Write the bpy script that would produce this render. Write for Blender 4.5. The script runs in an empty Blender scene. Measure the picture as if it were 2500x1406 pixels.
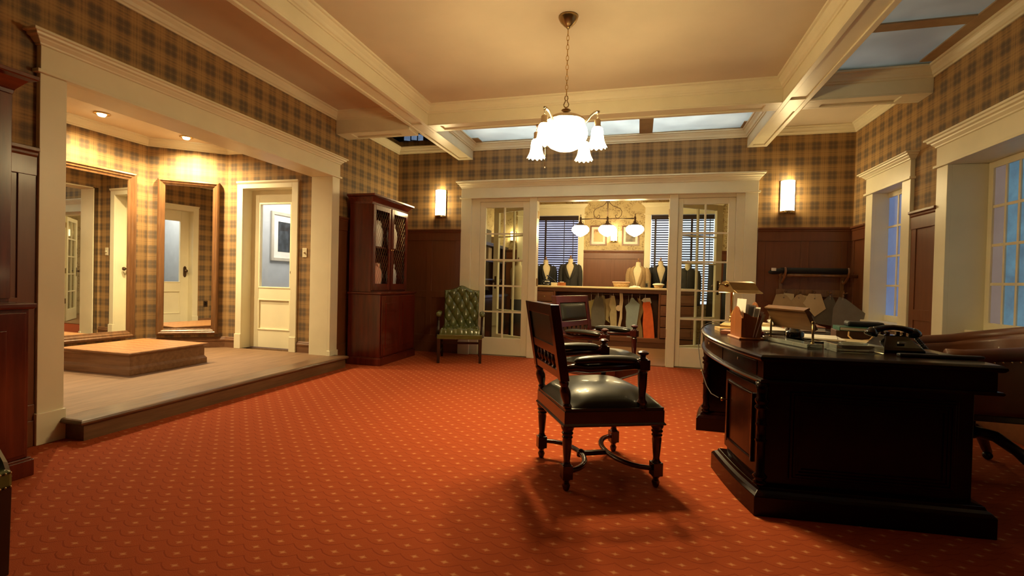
import bpy, bmesh, math, random
from math import sin, cos, pi, radians, sqrt, atan2
from mathutils import Vector, Matrix
random.seed(7)
SC = bpy.context.scene
COL = SC.collection

# ------------------------------------------------------------------ camera
cam_d = bpy.data.cameras.new('camera'); cam = bpy.data.objects.new('camera', cam_d); COL.objects.link(cam)
YAW, PIT, ROL = .25943, -.01347, .02418
fwd = Vector((-sin(YAW) * cos(PIT), cos(YAW) * cos(PIT), sin(PIT)))
r0 = Vector((cos(YAW), sin(YAW), 0)); u0 = r0.cross(fwd)
rr = r0 * cos(ROL) + u0 * sin(ROL); uu = -r0 * sin(ROL) + u0 * cos(ROL)
cam.matrix_world = Matrix(((rr.x, uu.x, -fwd.x, 0), (rr.y, uu.y, -fwd.y, 0), (rr.z, uu.z, -fwd.z, 1.1), (0, 0, 0, 1)))
cam_d.sensor_width = 36; cam_d.lens = 36 * 1167.3 / 2500; cam_d.clip_start = .05
SC.camera = cam

# ------------------------------------------------------------------ world, exposure
w = bpy.data.worlds.new('world'); SC.world = w; w.use_nodes = True
w.node_tree.nodes['Background'].inputs[0].default_value = (.05, .07, .1, 1)
w.node_tree.nodes['Background'].inputs[1].default_value = .05
SC.view_settings.view_transform = 'Standard'; SC.view_settings.look = 'None'
SC.view_settings.gamma = 1; SC.view_settings.exposure = 0.12; SC.view_settings.use_curve_mapping = False
SC.cycles.max_bounces = 10; SC.cycles.transparent_max_bounces = 16
SC.cycles.sample_clamp_indirect = 4.0
SC.cycles.use_denoising = True

WARM = (1, .70, .30)
BULB = (1, .765, .37)

def area(name, loc, rot, sx, sy, power, col):
    d = bpy.data.lights.new(name, 'AREA'); d.shape = 'RECTANGLE'; d.size = sx; d.size_y = sy; d.energy = power; d.color = col
    o = bpy.data.objects.new(name, d); COL.objects.link(o); o.location = loc; o.rotation_euler = rot
    return o
def point(name, loc, power, col, r=.03):
    d = bpy.data.lights.new(name, 'POINT'); d.energy = power; d.color = col; d.shadow_soft_size = r
    o = bpy.data.objects.new(name, d); COL.objects.link(o); o.location = loc
    return o
def spot(name, loc, target, power, col, ang=70, blend=.5, r=.03):
    d = bpy.data.lights.new(name, 'SPOT'); d.energy = power; d.color = col; d.spot_size = radians(ang); d.spot_blend = blend; d.shadow_soft_size = r
    o = bpy.data.objects.new(name, d); COL.objects.link(o); o.location = loc
    o.rotation_euler = (Vector(target) - Vector(loc)).to_track_quat('-Z', 'Y').to_euler()
    return o
# studio sky light above the stretched ceiling cloths, and the corridor light behind the fitting room door
area('cloth_sky_light', (-.6, 6.1, 4.2), (0, 0, 0), 3.4, 1.2, 250, (.86, .94, 1))
area('cloth_sky_light', (2.0, 3.6, 4.6), (0, 0, 0), .9, 2.6, 26, (1, .96, .84))
area('store_room_light', (-4.7, 1.3, 2.7), (0, 0, 0), .7, .8, 40, (1, .92, .84))
area('corridor_light', (-4.85, 6.4, 2.6), (0, 0, 0), (.8), 1.2, 48, (1, .90, .80))

# ------------------------------------------------------------------ material helpers
MATS = {}
def new_mat(name):
    m = bpy.data.materials.new(name); m.use_nodes = True; MATS[name] = m
    nt = m.node_tree
    return m, nt, nt.nodes['Principled BSDF']
def N(nt, t, **kw):
    n = nt.nodes.new(t)
    for k, v in kw.items():
        if k.startswith('i_'):
            key = k[2:]; key = int(key) if key.isdigit() else key.replace('_', ' ')
            n.inputs[key].default_value = v
        else: setattr(n, k, v)
    return n
def rgba(c): return (c[0], c[1], c[2], 1)
def math_(nt, op, a, b=None, c=None, clamp=False):
    n = nt.nodes.new('ShaderNodeMath'); n.operation = op; n.use_clamp = clamp
    for i, x in enumerate((a, b, c)):
        if x is None: continue
        if isinstance(x, (int, float)): n.inputs[i].default_value = x
        else: nt.links.new(x, n.inputs[i])
    return n.outputs[0]
def mix(nt, fac, a, b, blend='MIX'):
    n = nt.nodes.new('ShaderNodeMix'); n.data_type = 'RGBA'; n.blend_type = blend; n.clamp_factor = True
    for key, x in ((0, fac), (6, a), (7, b)):
        if hasattr(x, 'links') or hasattr(x, 'is_linked'): nt.links.new(x, n.inputs[key])
        elif isinstance(x, (int, float)): n.inputs[key].default_value = x
        else: n.inputs[key].default_value = rgba(x)
    return n.outputs[2]
def uv(nt, scale=(1, 1, 1), rot=(0, 0, 0), loc=(0, 0, 0)):
    t = nt.nodes.new('ShaderNodeTexCoord'); m = nt.nodes.new('ShaderNodeMapping')
    nt.links.new(t.outputs['UV'], m.inputs[0])
    m.inputs['Scale'].default_value = scale; m.inputs['Rotation'].default_value = rot; m.inputs['Location'].default_value = loc
    return m.outputs[0]
def ocoord(nt, scale=(1, 1, 1)):
    t = nt.nodes.new('ShaderNodeTexCoord'); m = nt.nodes.new('ShaderNodeMapping')
    nt.links.new(t.outputs['Object'], m.inputs[0]); m.inputs['Scale'].default_value = scale
    return m.outputs[0]
def noise(nt, vec, scale, detail=3, rough=.5):
    n = nt.nodes.new('ShaderNodeTexNoise'); n.inputs['Scale'].default_value = scale; n.inputs['Detail'].default_value = detail
    n.inputs['Roughness'].default_value = rough
    if vec is not None: nt.links.new(vec, n.inputs['Vector'])
    return n.outputs[0]
def ramp(nt, x, stops):
    n = nt.nodes.new('ShaderNodeValToRGB'); e = n.color_ramp.elements
    while len(e) < len(stops): e.new(.5)
    for i, (p, c) in enumerate(stops): e[i].position = p; e[i].color = rgba(c)
    nt.links.new(x, n.inputs[0]); return n.outputs[0]
def bump(nt, h, bsdf, strength=.3, dist=.01):
    b = nt.nodes.new('ShaderNodeBump'); b.inputs['Strength'].default_value = strength; b.inputs['Distance'].default_value = dist
    nt.links.new(h, b.inputs['Height']); nt.links.new(b.outputs[0], bsdf.inputs['Normal'])

def plain(name, col, rough=.5, metal=0, var=.12, nscale=8, bmp=0, coat=0, spec=.5):
    m, nt, b = new_mat(name)
    n = noise(nt, ocoord(nt), nscale, 4)
    lo = tuple(c * (1 - var) for c in col); hi = tuple(min(1, c * (1 + var)) for c in col)
    nt.links.new(ramp(nt, n, ((.3, lo), (.7, hi))), b.inputs['Base Color'])
    b.inputs['Roughness'].default_value = rough; b.inputs['Metallic'].default_value = metal
    b.inputs['Coat Weight'].default_value = coat; b.inputs['Specular IOR Level'].default_value = spec
    if bmp: bump(nt, noise(nt, ocoord(nt), nscale * 12, 3), b, bmp, .002)
    return m
def wood(name, dark, light, rough=.35, scale=3.0, coat=0.0, along='z', spec=.5, bmp=.05):
    m, nt, b = new_mat(name)
    s = {'z': (9, 9, .8), 'x': (.8, 9, 9), 'y': (9, .8, 9)}[along]
    v = ocoord(nt, s)
    n1 = noise(nt, v, scale, 5, .6)
    n2 = noise(nt, ocoord(nt), 2.2, 3)
    k = math_(nt, 'ADD', math_(nt, 'MULTIPLY', n1, .75), math_(nt, 'MULTIPLY', n2, .25))
    nt.links.new(ramp(nt, k, ((.32, dark), (.68, light))), b.inputs['Base Color'])
    b.inputs['Roughness'].default_value = rough; b.inputs['Coat Weight'].default_value = coat; b.inputs['Coat Roughness'].default_value = .12
    b.inputs['Specular IOR Level'].default_value = spec
    if bmp: bump(nt, n1, b, bmp, .002)
    return m
def emit(name, col, strength, base=(.8, .8, .8)):
    m, nt, b = new_mat(name)
    b.inputs['Base Color'].default_value = rgba(base); b.inputs['Roughness'].default_value = .35
    b.inputs['Emission Color'].default_value = rgba(col); b.inputs['Emission Strength'].default_value = strength
    return m
def thin_glass(name, tint=(.96, .98, .97), refl=.08):
    m, nt, b = new_mat(name); nt.nodes.remove(b)
    out = nt.nodes['Material Output']
    tr = N(nt, 'ShaderNodeBsdfTransparent'); tr.inputs[0].default_value = rgba(tint)
    gl = N(nt, 'ShaderNodeBsdfGlossy'); gl.inputs['Roughness'].default_value = .015
    lw = N(nt, 'ShaderNodeLayerWeight'); lw.inputs[0].default_value = .5
    fr = math_(nt, 'ADD', math_(nt, 'MULTIPLY', math_(nt, 'POWER', lw.outputs['Facing'], 5.0), .6), .03)
    mx = N(nt, 'ShaderNodeMixShader'); nt.links.new(fr, mx.inputs[0])
    nt.links.new(tr.outputs[0], mx.inputs[1]); nt.links.new(gl.outputs[0], mx.inputs[2]); nt.links.new(mx.outputs[0], out.inputs[0])
    return m

# --- setting materials
CREAM = plain('cream_paint', (.80, .735, .53), .38, var=.05, nscale=3)
PLASTER = plain('ceiling_plaster', (.67, .57, .42), .85, var=.05, nscale=2)
OAK = wood('oak_panel', (.125, .040, .015), (.165, .056, .021), .38, 3.0, .1)
OAKX = wood('oak_panel_rail', (.125, .040, .015), (.18, .062, .023), .38, 3.0, .1, 'x')
SKIRT = wood('skirting_wood', (.13, .058, .024), (.24, .11, .048), .6, 3.5, .0, 'x')

def pulses(nt, c, spec):
    """sum of soft stripes on the fractional coordinate c: spec = (centre, half width, weight)"""
    tot = None
    for ce, hw, wt in spec:
        d = math_(nt, 'ABSOLUTE', math_(nt, 'SUBTRACT', c, ce))
        d = math_(nt, 'MINIMUM', d, math_(nt, 'SUBTRACT', 1.0, d))
        s = nt.nodes.new('ShaderNodeMapRange'); s.interpolation_type = 'SMOOTHSTEP'
        nt.links.new(d, s.inputs[0]); s.inputs[1].default_value = hw * .66; s.inputs[2].default_value = hw * 1.34
        s.inputs[3].default_value = wt; s.inputs[4].default_value = 0
        tot = s.outputs[0] if tot is None else math_(nt, 'ADD', tot, s.outputs[0])
    return tot
def tartan(name):
    m, nt, b = new_mat(name)
    vec = uv(nt)
    sp = nt.nodes.new('ShaderNodeSeparateXYZ'); nt.links.new(vec, sp.inputs[0])
    fu = math_(nt, 'FRACT', math_(nt, 'DIVIDE', sp.outputs[0], .182)); fv = math_(nt, 'FRACT', math_(nt, 'DIVIDE', sp.outputs[1], .186))
    stripes = ((.5, .27, .50), (.5, .035, -.18), (.36, .02, .15), (.64, .02, .15), (.02, .03, .22), (.90, .02, .14), (.14, .02, .14))
    pu = pulses(nt, fu, stripes); pv = pulses(nt, fv, stripes)
    wv = noise(nt, uv(nt, (160, 14, 1)), 3, 2); wh = noise(nt, uv(nt, (14, 160, 1)), 3, 2)
    k = math_(nt, 'MULTIPLY', math_(nt, 'ADD', pu, pv), .5)
    k = math_(nt, 'ADD', k, math_(nt, 'MULTIPLY', math_(nt, 'MULTIPLY', pu, pv), 1.1))
    k = math_(nt, 'MULTIPLY', k, math_(nt, 'ADD', .55, math_(nt, 'MULTIPLY', math_(nt, 'ADD', wv, wh), .45)))
    col = ramp(nt, k, ((.0, (.42, .255, .105)), (.30, (.30, .18, .078)), (.62, (.18, .12, .07)), (1, (.125, .09, .06))))
    nt.links.new(col, b.inputs['Base Color']); b.inputs['Roughness'].default_value = .72
    b.inputs['Specular IOR Level'].default_value = .25
    return m
TARTAN = tartan('tartan_wallpaper')

def floral():
    m, nt, b = new_mat('floral_wallpaper')
    vec = uv(nt)
    big = noise(nt, vec, 7.5, 2, .5); fine = noise(nt, vec, 34, 5, .75)
    k = math_(nt, 'MULTIPLY', math_(nt, 'SUBTRACT', big, .42), 7, clamp=True)
    f = math_(nt, 'MULTIPLY', math_(nt, 'SUBTRACT', fine, .47), 7, clamp=True)
    kk = math_(nt, 'MULTIPLY', k, f)
    col = mix(nt, kk, (.54, .43, .23), (.17, .095, .035))
    nt.links.new(col, b.inputs['Base Color']); b.inputs['Roughness'].default_value = .7
    return m
FLORAL = floral()

def carpet():
    m, nt, b = new_mat('red_carpet')
    vec = uv(nt)
    sp = nt.nodes.new('ShaderNodeSeparateXYZ'); nt.links.new(vec, sp.inputs[0])
    wob = noise(nt, vec, 40, 2)
    P = .128
    U = math_(nt, 'ADD', math_(nt, 'DIVIDE', sp.outputs[0], P), math_(nt, 'MULTIPLY', math_(nt, 'SUBTRACT', wob, .5), .10))
    V = math_(nt, 'DIVIDE', sp.outputs[1], P)
    dots = None; edge = None
    for off in (0, .5):
        a = math_(nt, 'SUBTRACT', math_(nt, 'FRACT', math_(nt, 'ADD', U, off)), .5)
        c = math_(nt, 'SUBTRACT', math_(nt, 'FRACT', math_(nt, 'ADD', V, off)), .5)
        aa = math_(nt, 'ABSOLUTE', a); cc = math_(nt, 'ABSOLUTE', c)
        # little four-pointed star
        st = math_(nt, 'ADD', math_(nt, 'POWER', math_(nt, 'MULTIPLY', aa, .62), .7), math_(nt, 'POWER', cc, .7))
        s = nt.nodes.new('ShaderNodeMapRange'); nt.links.new(st, s.inputs[0]); s.inputs[1].default_value = .11; s.inputs[2].default_value = .25; s.inputs[3].default_value = 1; s.inputs[4].default_value = 0
        dots = s.outputs[0] if dots is None else math_(nt, 'MAXIMUM', dots, s.outputs[0])
        # scalloped arc through neighbouring stars
        arc = math_(nt, 'ABSOLUTE', math_(nt, 'SUBTRACT', c, math_(nt, 'SUBTRACT', math_(nt, 'MULTIPLY', math_(nt, 'MULTIPLY', a, a), 1.0), .25)))
        e = nt.nodes.new('ShaderNodeMapRange'); nt.links.new(arc, e.inputs[0]); e.inputs[1].default_value = .008; e.inputs[2].default_value = .040; e.inputs[3].default_value = 1; e.inputs[4].default_value = 0
        edge = e.outputs[0] if edge is None else math_(nt, 'MAXIMUM', edge, e.outputs[0])
    pile = noise(nt, vec, 260, 2)
    base = mix(nt, pile, (.28, .048, .013), (.36, .071, .018))
    base = mix(nt, math_(nt, 'MULTIPLY', edge, .5), base, (.16, .020, .007))
    base = mix(nt, math_(nt, 'MULTIPLY', dots, .85), base, (.58, .26, .10))
    worn = noise(nt, vec, 1.3, 3)
    base = mix(nt, math_(nt, 'MULTIPLY', worn, .25), base, (.30, .055, .017))
    nt.links.new(base, b.inputs['Base Color']); b.inputs['Roughness'].default_value = .95; b.inputs['Specular IOR Level'].default_value = .12
    bump(nt, math_(nt, 'ADD', pile, math_(nt, 'MULTIPLY', edge, -.6)), b, .4, .004)
    return m
CARPET = carpet()
def laminate():
    m, nt, b = new_mat('laminate_floor')
    n = noise(nt, uv(nt, (22, 1.6, 1)), 3, 5, .65)
    n2 = noise(nt, uv(nt, (6, .8, 1)), 2, 3)
    k = math_(nt, 'ADD', math_(nt, 'MULTIPLY', n, .6), math_(nt, 'MULTIPLY', n2, .4))
    nt.links.new(ramp(nt, k, ((.35, (.15, .080, .040)), (.65, (.27, .155, .082)))), b.inputs['Base Color'])
    b.inputs['Roughness'].default_value = .6; b.inputs['Specular IOR Level'].default_value = .3
    return m
LAMINATE = laminate()
def parquet():
    m, nt, b = new_mat('basket_parquet')
    v = uv(nt, (1, 1, 1), (0, 0, radians(45)))
    ch = nt.nodes.new('ShaderNodeTexChecker'); ch.inputs['Scale'].default_value = 11; nt.links.new(v, ch.inputs[0])
    n1 = noise(nt, uv(nt, (60, 5, 1)), 3, 3); n2 = noise(nt, uv(nt, (5, 60, 1)), 3, 3)
    col = mix(nt, ch.outputs[1], ramp(nt, n1, ((.3, (.30, .12, .038)), (.7, (.40, .18, .062)))), ramp(nt, n2, ((.3, (.40, .18, .06)), (.7, (.50, .25, .09)))))
    nt.links.new(col, b.inputs['Base Color']); b.inputs['Roughness'].default_value = .4
    return m
PARQUET = parquet()
GREYWALL = plain('corridor_grey_paint', (.42, .44, .46), .8, var=.05)
BACKFLOOR = wood('boards_floor', (.16, .075, .03), (.30, .15, .07), .35, 3, .15, 'x')

# --- object materials
MAHOG = wood('mahogany', (.060, .0065, .003), (.135, .017, .006), .24, 2.4, .4)
MAHOGX = wood('mahogany_cross_grain', (.060, .0065, .003), (.135, .017, .006), .24, 2.4, .4, 'x')
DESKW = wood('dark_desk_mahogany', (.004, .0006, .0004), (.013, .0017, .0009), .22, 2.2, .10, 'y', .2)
CHAIRW = wood('dark_chair_mahogany', (.018, .0022, .0015), (.055, .006, .0035), .24, 2.5, .4)
DARKWOOD = wood('dark_stained_wood', (.010, .0035, .002), (.028, .009, .005), .3, 3, .2)
FRAMEW = wood('walnut_frame', (.11, .048, .018), (.26, .12, .045), .32, 3, .3)
STEPW = wood('step_wood', (.085, .04, .017), (.19, .095, .042), .42, 3, .15, 'y')
PLATW = wood('platform_wood', (.16, .075, .032), (.30, .15, .068), .38, 3, .2, 'x')
REDWOOD = wood('red_cedar', (.22, .06, .014), (.42, .14, .035), .38, 3, .3)
STANDW = wood('aged_stand_wood', (.15, .065, .02), (.34, .17, .06), .42, 3, .2, 'x')
BRASS = plain('brass', (.72, .50, .20), .25, 1, .08)
AGEDBRASS = plain('aged_brass', (.40, .28, .13), .3, 1, .15)
BRONZE = plain('dark_bronze', (.10, .060, .035), .4, .8, .15)
NICKEL = plain('warm_nickel', (.62, .52, .38), .28, 1, .06)
WIRE = plain('blackened_wire', (.06, .05, .045), .35, .8, .1)
GREENL = plain('green_leather', (.085, .095, .022), .24, 0, .15, 10, .12, .3)
BLACKL = plain('black_leather', (.010, .009, .0055), .36, 0, .2, 12, .12, .12, .4)
BROWNL = plain('brown_leather', (.115, .036, .010), .42, 0, .18, 10, .1, .1)
GLASS = thin_glass('clear_glass')
BLOCKGLASS = None
m, nt, b = new_mat('cast_glass'); b.inputs['Base Color'].default_value = (.80, .84, .74, 1); b.inputs['Roughness'].default_value = .05
b.inputs['Transmission Weight'].default_value = .72; b.inputs['IOR'].default_value = 1.5; BLOCKGLASS = m
m, nt, b = new_mat('mirror_silver'); b.inputs['Base Color'].default_value = (.86, .87, .84, 1); b.inputs['Metallic'].default_value = 1; b.inputs['Roughness'].default_value = .012; MIRROR = m
BAKELITE = plain('black_bakelite', (.006, .006, .006), .12, 0, .1, coat=.5)
BLACKP = plain('black_card', (.012, .012, .014), .5, 0, .2)
WHITEP = plain('white_paper', (.78, .74, .66), .8, 0, .05)
IVORY = plain('ivory_plastic', (.72, .64, .44), .4, 0, .04)
KRAFT = plain('kraft_card', (.42, .31, .16), .85, 0, .1)
KRAFTP = plain('pale_kraft_card', (.60, .48, .28), .85, 0, .08)
GREYC = plain('grey_card', (.13, .115, .09), .85, 0, .12)
OLIVEC = plain('olive_card', (.26, .21, .11), .85, 0, .12)
BLUEC = plain('pale_blue_card', (.30, .36, .36), .85, 0, .08)
ORANGEC = plain('orange_card', (.75, .13, .025), .75, 0, .12)
GREENB = plain('green_book_cloth', (.012, .075, .050), .6, 0, .15)
REDB = plain('red_brown_book', (.26, .075, .035), .6, 0, .15)
ROPE = plain('tan_rope', (.55, .34, .13), .75, 0, .2, 60, .4)
CANVAS = plain('cream_canvas', (.52, .43, .27), .8, 0, .05, 30, .1)
BLACKSUIT = plain('black_suiting', (.0055, .005, .005), .8, 0, .2, 60, .1)
CHARSUIT = plain('charcoal_tweed', (.017, .015, .012), .85, 0, .35, 90, .2)
TANSUIT = plain('tan_tweed', (.27, .175, .085), .85, 0, .22, 90, .2)
BLINDW = wood('blind_wood', (.010, .004, .004), (.026, .009, .007), .5, 3, .05, 'x')
WICKER = plain('woven_wicker', (.50, .33, .16), .7, 0, .3, 50, .4)
OPALBOWL = emit('lit_opal_bowl', BULB, 54)
OPALBELL = emit('lit_opal_bell', BULB, 38)
OPALSCONCE = emit('lit_opal_sconce', BULB, 38)
OPALSCHOOL = emit('lit_opal_schoolhouse', BULB, 52)
SPOTGLOW = emit('lit_downlight_lens', (1, .80, .42), 40)
def cloth():
    m, nt, b = new_mat('stretched_ceiling_cloth'); nt.nodes.remove(b)
    out = nt.nodes['Material Output']
    d = N(nt, 'ShaderNodeBsdfDiffuse'); d.inputs[0].default_value = (.60, .60, .54, 1)
    t = N(nt, 'ShaderNodeBsdfTranslucent'); t.inputs[0].default_value = (.62, .66, .66, 1)
    n = noise(nt, ocoord(nt), 2.5, 3)
    nt.links.new(ramp(nt, n, ((.3, (.5, .52, .5)), (.7, (.66, .67, .63)))), t.inputs[0])
    mx = N(nt, 'ShaderNodeMixShader'); mx.inputs[0].default_value = .5
    nt.links.new(d.outputs[0], mx.inputs[1]); nt.links.new(t.outputs[0], mx.inputs[2]); nt.links.new(mx.outputs[0], out.inputs[0])
    return m
CLOTH = cloth()
def lit_pane(name, col, col2, s, sc=3):
    m, nt, b = new_mat(name)
    n = noise(nt, ocoord(nt), sc, 6, .7)
    c = ramp(nt, n, ((.35, col2), (.65, col)))
    nt.links.new(c, b.inputs['Emission Color']); b.inputs['Emission Strength'].default_value = s
    b.inputs['Base Color'].default_value = (.12, .12, .13, 1); b.inputs['Roughness'].default_value = .35
    return m
PANEBLUE = lit_pane('daylit_frosted_pane', (.16, .27, .52), (.10, .18, .40), .5)
PANETEAL = lit_pane('daylit_garden_pane', (.12, .34, .47), (.05, .17, .27), .5, 6)
PANEMAUVE = lit_pane('daylit_mauve_pane', (.36, .27, .24), (.30, .22, .20), .38)
PANENIGHT = lit_pane('daylit_blind_pane', (.62, .66, .85), (.45, .48, .70), 1.0)
PANEBRIGHT = lit_pane('daylit_bright_blind_pane', (.85, .93, 1.0), (.7, .8, .95), 1.5)
STUDIO = lit_pane('studio_lamp_window', (.22, .30, .42), (.08, .12, .20), .8, 6)

# ------------------------------------------------------------------ mesh helpers
class MB:
    def __init__(s): s.v = []; s.f = []; s.sm = []
    def add(s, vs, fs, smooth=False, M=None):
        o = len(s.v)
        s.v += [tuple(M @ Vector(p)) if M else tuple(p) for p in vs]
        for f in fs: s.f.append(tuple(i + o for i in f)); s.sm.append(smooth)
        return s
    def box(s, a, b, M=None):
        x0, y0, z0 = a; x1, y1, z1 = b
        x0, x1 = min(x0, x1), max(x0, x1); y0, y1 = min(y0, y1), max(y0, y1); z0, z1 = min(z0, z1), max(z0, z1)
        e = .00009 * (len(s.v) // 8 % 9)          # keeps faces of overlapping boards from lying in one plane
        x0 -= e; x1 += e; y0 -= e; y1 += e; z1 += e
        vs = [(x0, y0, z0), (x1, y0, z0), (x1, y1, z0), (x0, y1, z0), (x0, y0, z1), (x1, y0, z1), (x1, y1, z1), (x0, y1, z1)]
        return s.add(vs, [(0, 3, 2, 1), (4, 5, 6, 7), (0, 1, 5, 4), (1, 2, 6, 5), (2, 3, 7, 6), (3, 0, 4, 7)], False, M)
    def loft(s, rings, closed=True, cap=True, smooth=False, M=None):
        n = len(rings[0]); vs = [p for r in rings for p in r]; fs = []
        for i in range(len(rings) - 1):
            for j in range(n if closed else n - 1):
                k = (j + 1) % n
                fs.append((i * n + j, i * n + k, (i + 1) * n + k, (i + 1) * n + j))
        if cap and closed:
            fs.append(tuple(range(n - 1, -1, -1))); fs.append(tuple((len(rings) - 1) * n + j for j in range(n)))
        return s.add(vs, fs, smooth, M)
    def rects(s, prof, M=None):   # [(x0,y0,x1,y1,z)] stacked
        return s.loft([[(a, b, z), (c, b, z), (c, d, z), (a, d, z)] for a, b, c, d, z in prof], M=M)
    def lathe(s, prof, n=16, M=None, sx=1, sy=1, smooth=True):
        rings = [[(r * cos(2 * pi * j / n) * sx, r * sin(2 * pi * j / n) * sy, z) for j in range(n)] for r, z in prof]
        return s.loft(rings, smooth=smooth, M=M)
    def tube(s, pts, r, n=8, smooth=True, closed=False, M=None, flat=1.0):
        pts = [Vector(p) for p in pts]; L = len(pts); rings = []
        rs = r if isinstance(r, (list, tuple)) else [r] * L
        up = None
        for i, p in enumerate(pts):
            if closed: t = pts[(i + 1) % L] - pts[i - 1]
            else: t = pts[min(i + 1, L - 1)] - pts[max(i - 1, 0)]
            t.normalize()
            if up is None:
                up = Vector((0, 0, 1)) if abs(t.z) < .9 else Vector((1, 0, 0))
            a = t.cross(up)
            if a.length < 1e-4: a = t.cross(Vector((0, 1, 0)))
            a.normalize(); c = a.cross(t).normalized(); up = c
            rings.append([tuple(p + (a * cos(2 * pi * j / n) + c * sin(2 * pi * j / n) * flat) * rs[i]) for j in range(n)])
        if closed: rings.append(rings[0])
        return s.loft(rings, cap=not closed, smooth=smooth, M=M)
    def prism(s, poly, z0, z1, M=None, smooth=False):
        return s.loft([[(x, y, z0) for x, y in poly], [(x, y, z1) for x, y in poly]], M=M, smooth=smooth)
    def sweep(s, prof, path, closed=False, M=None, smooth=False):
        """moulding: prof = [(d, z)] with d to the left of the travelled path [(x, y)] in plan, mitred"""
        L = len(path); rings = []
        for i in range(L):
            p = Vector(path[i])
            pa = Vector(path[i - 1]) if (closed or i > 0) else None
            pb = Vector(path[(i + 1) % L]) if (closed or i < L - 1) else None
            ds = [(q).normalized() for q in ([p - pa] if pa else []) + ([pb - p] if pb else [])]
            ns = [Vector((-d.y, d.x)) for d in ds]
            n = sum(ns, Vector((0, 0)))
            n = n / n.length
            k = 1 / max(.2, n.dot(ns[0]))
            rings.append([(p.x + n.x * d * k, p.y + n.y * d * k, z) for d, z in prof])
        if closed: rings.append(rings[0])
        return s.loft(rings, cap=not closed, smooth=smooth, M=M)
    def grid(s, fn, nu, nv, M=None, closed_u=False, smooth=True):
        vs = [fn(i / (nu if closed_u else nu - 1), j / (nv - 1)) for j in range(nv) for i in range(nu)]
        fs = []
        for j in range(nv - 1):
            for i in range(nu if closed_u else nu - 1):
                k = (i + 1) % nu
                fs.append((j * nu + i, j * nu + k, (j + 1) * nu + k, (j + 1) * nu + i))
        return s.add(vs, fs, smooth, M)
    def ball(s, c, r, n=10, sz=1.0, M=None):
        prof = [(max(1e-4, r * sin(pi * i / 8)), -r * cos(pi * i / 8) * sz) for i in range(9)]
        T = Matrix.Translation(c)
        return s.lathe(prof, n, (M @ T) if M else T)
    def build(s, name, mat, parent=None, bevel=0, sub=0, loc=None, solid=0, segs=2, weld=False):
        me = bpy.data.meshes.new(name); me.from_pydata(s.v, [], s.f); me.update()
        bm = bmesh.new(); bm.from_mesh(me)
        if weld: bmesh.ops.remove_doubles(bm, verts=bm.verts, dist=1e-5)
        if not solid: bmesh.ops.recalc_face_normals(bm, faces=bm.faces)
        lay = bm.loops.layers.uv.new('UVMap')
        for f in bm.faces:
            n = f.normal
            if abs(n.z) > .7: 
                for l in f.loops: l[lay].uv = (l.vert.co.x, l.vert.co.y)
            else:
                t = Vector((-n.y, n.x, 0))
                if t.length < 1e-6: t = Vector((1, 0, 0))
                t.normalize()
                for l in f.loops: l[lay].uv = (l.vert.co.dot(t), l.vert.co.z)
        bm.to_mesh(me); bm.free()
        if not weld:
            for p, q in zip(me.polygons, s.sm): p.use_smooth = q
        else:
            for p in me.polygons: p.use_smooth = bool(s.sm and s.sm[0])
        o = bpy.data.objects.new(name, me); COL.objects.link(o)
        if mat: me.materials.append(mat)
        if parent: o.parent = parent
        if loc: o.location = loc
        if solid:
            md = o.modifiers.new('solid', 'SOLIDIFY'); md.thickness = solid; md.offset = 0
        if bevel:
            md = o.modifiers.new('bevel', 'BEVEL'); md.width = bevel; md.segments = segs; md.limit_method = 'ANGLE'; md.angle_limit = radians(40)
        if sub:
            md = o.modifiers.new('sub', 'SUBSURF'); md.levels = sub; md.render_levels = sub
        return o

def tag(o, label, cat, group=None, kind=None):
    o['label'] = label; o['category'] = cat
    if group: o['group'] = group
    if kind: o['kind'] = kind
    return o
def thing(name, label, cat, loc=(0, 0, 0), rz=0, group=None):
    o = bpy.data.objects.new(name, None); COL.objects.link(o); o.empty_display_size = .05
    o.location = loc; o.rotation_euler = (0, 0, rz)
    return tag(o, label, cat, group)
def struct(o): o['kind'] = 'structure'; return o
def sempty(name, loc=(0, 0, 0), rz=0):
    o = bpy.data.objects.new(name, None); COL.objects.link(o); o.empty_display_size = .05
    o.location = loc; o.rotation_euler = (0, 0, rz); o['kind'] = 'structure'; return o
def dup(o, loc=None, rz=None, label=None, parent=None):
    c = o.copy(); COL.objects.link(c)
    if parent: c.parent = parent
    for ch in list(o.children): dup(ch, parent=c)
    if loc is not None: c.location = loc
    if rz is not None: c.rotation_euler = (0, 0, rz)
    if label: c['label'] = label
    return c
def frame_M(o, x, y, z=(0, 0, 1)):
    x = Vector(x); y = Vector(y); z = Vector(z); o = Vector(o)
    return Matrix(((x.x, y.x, z.x, o.x), (x.y, y.y, z.y, o.y), (x.z, y.z, z.z, o.z), (0, 0, 0, 1)))
def T(*p): return Matrix.Translation(p)
def RZ(a): return Matrix.Rotation(a, 4, 'Z')
def RX(a): return Matrix.Rotation(a, 4, 'X')
def RY(a): return Matrix.Rotation(a, 4, 'Y')

# ================================================================== THE SETTING
XL, XR, YB, YF = -3.66, 2.52, 6.75, -1.6
ZC = 3.13
FA = .14           # floor of the fitting alcove
struct(MB().box((XL, YF, -.1), (XR + .3, YB, 0)).build('floor', CARPET))
struct(MB().box((-4.0, YB + .001, -.1), (3.0, 9.7, 0)).build('floor_back_room', BACKFLOOR))
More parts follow.
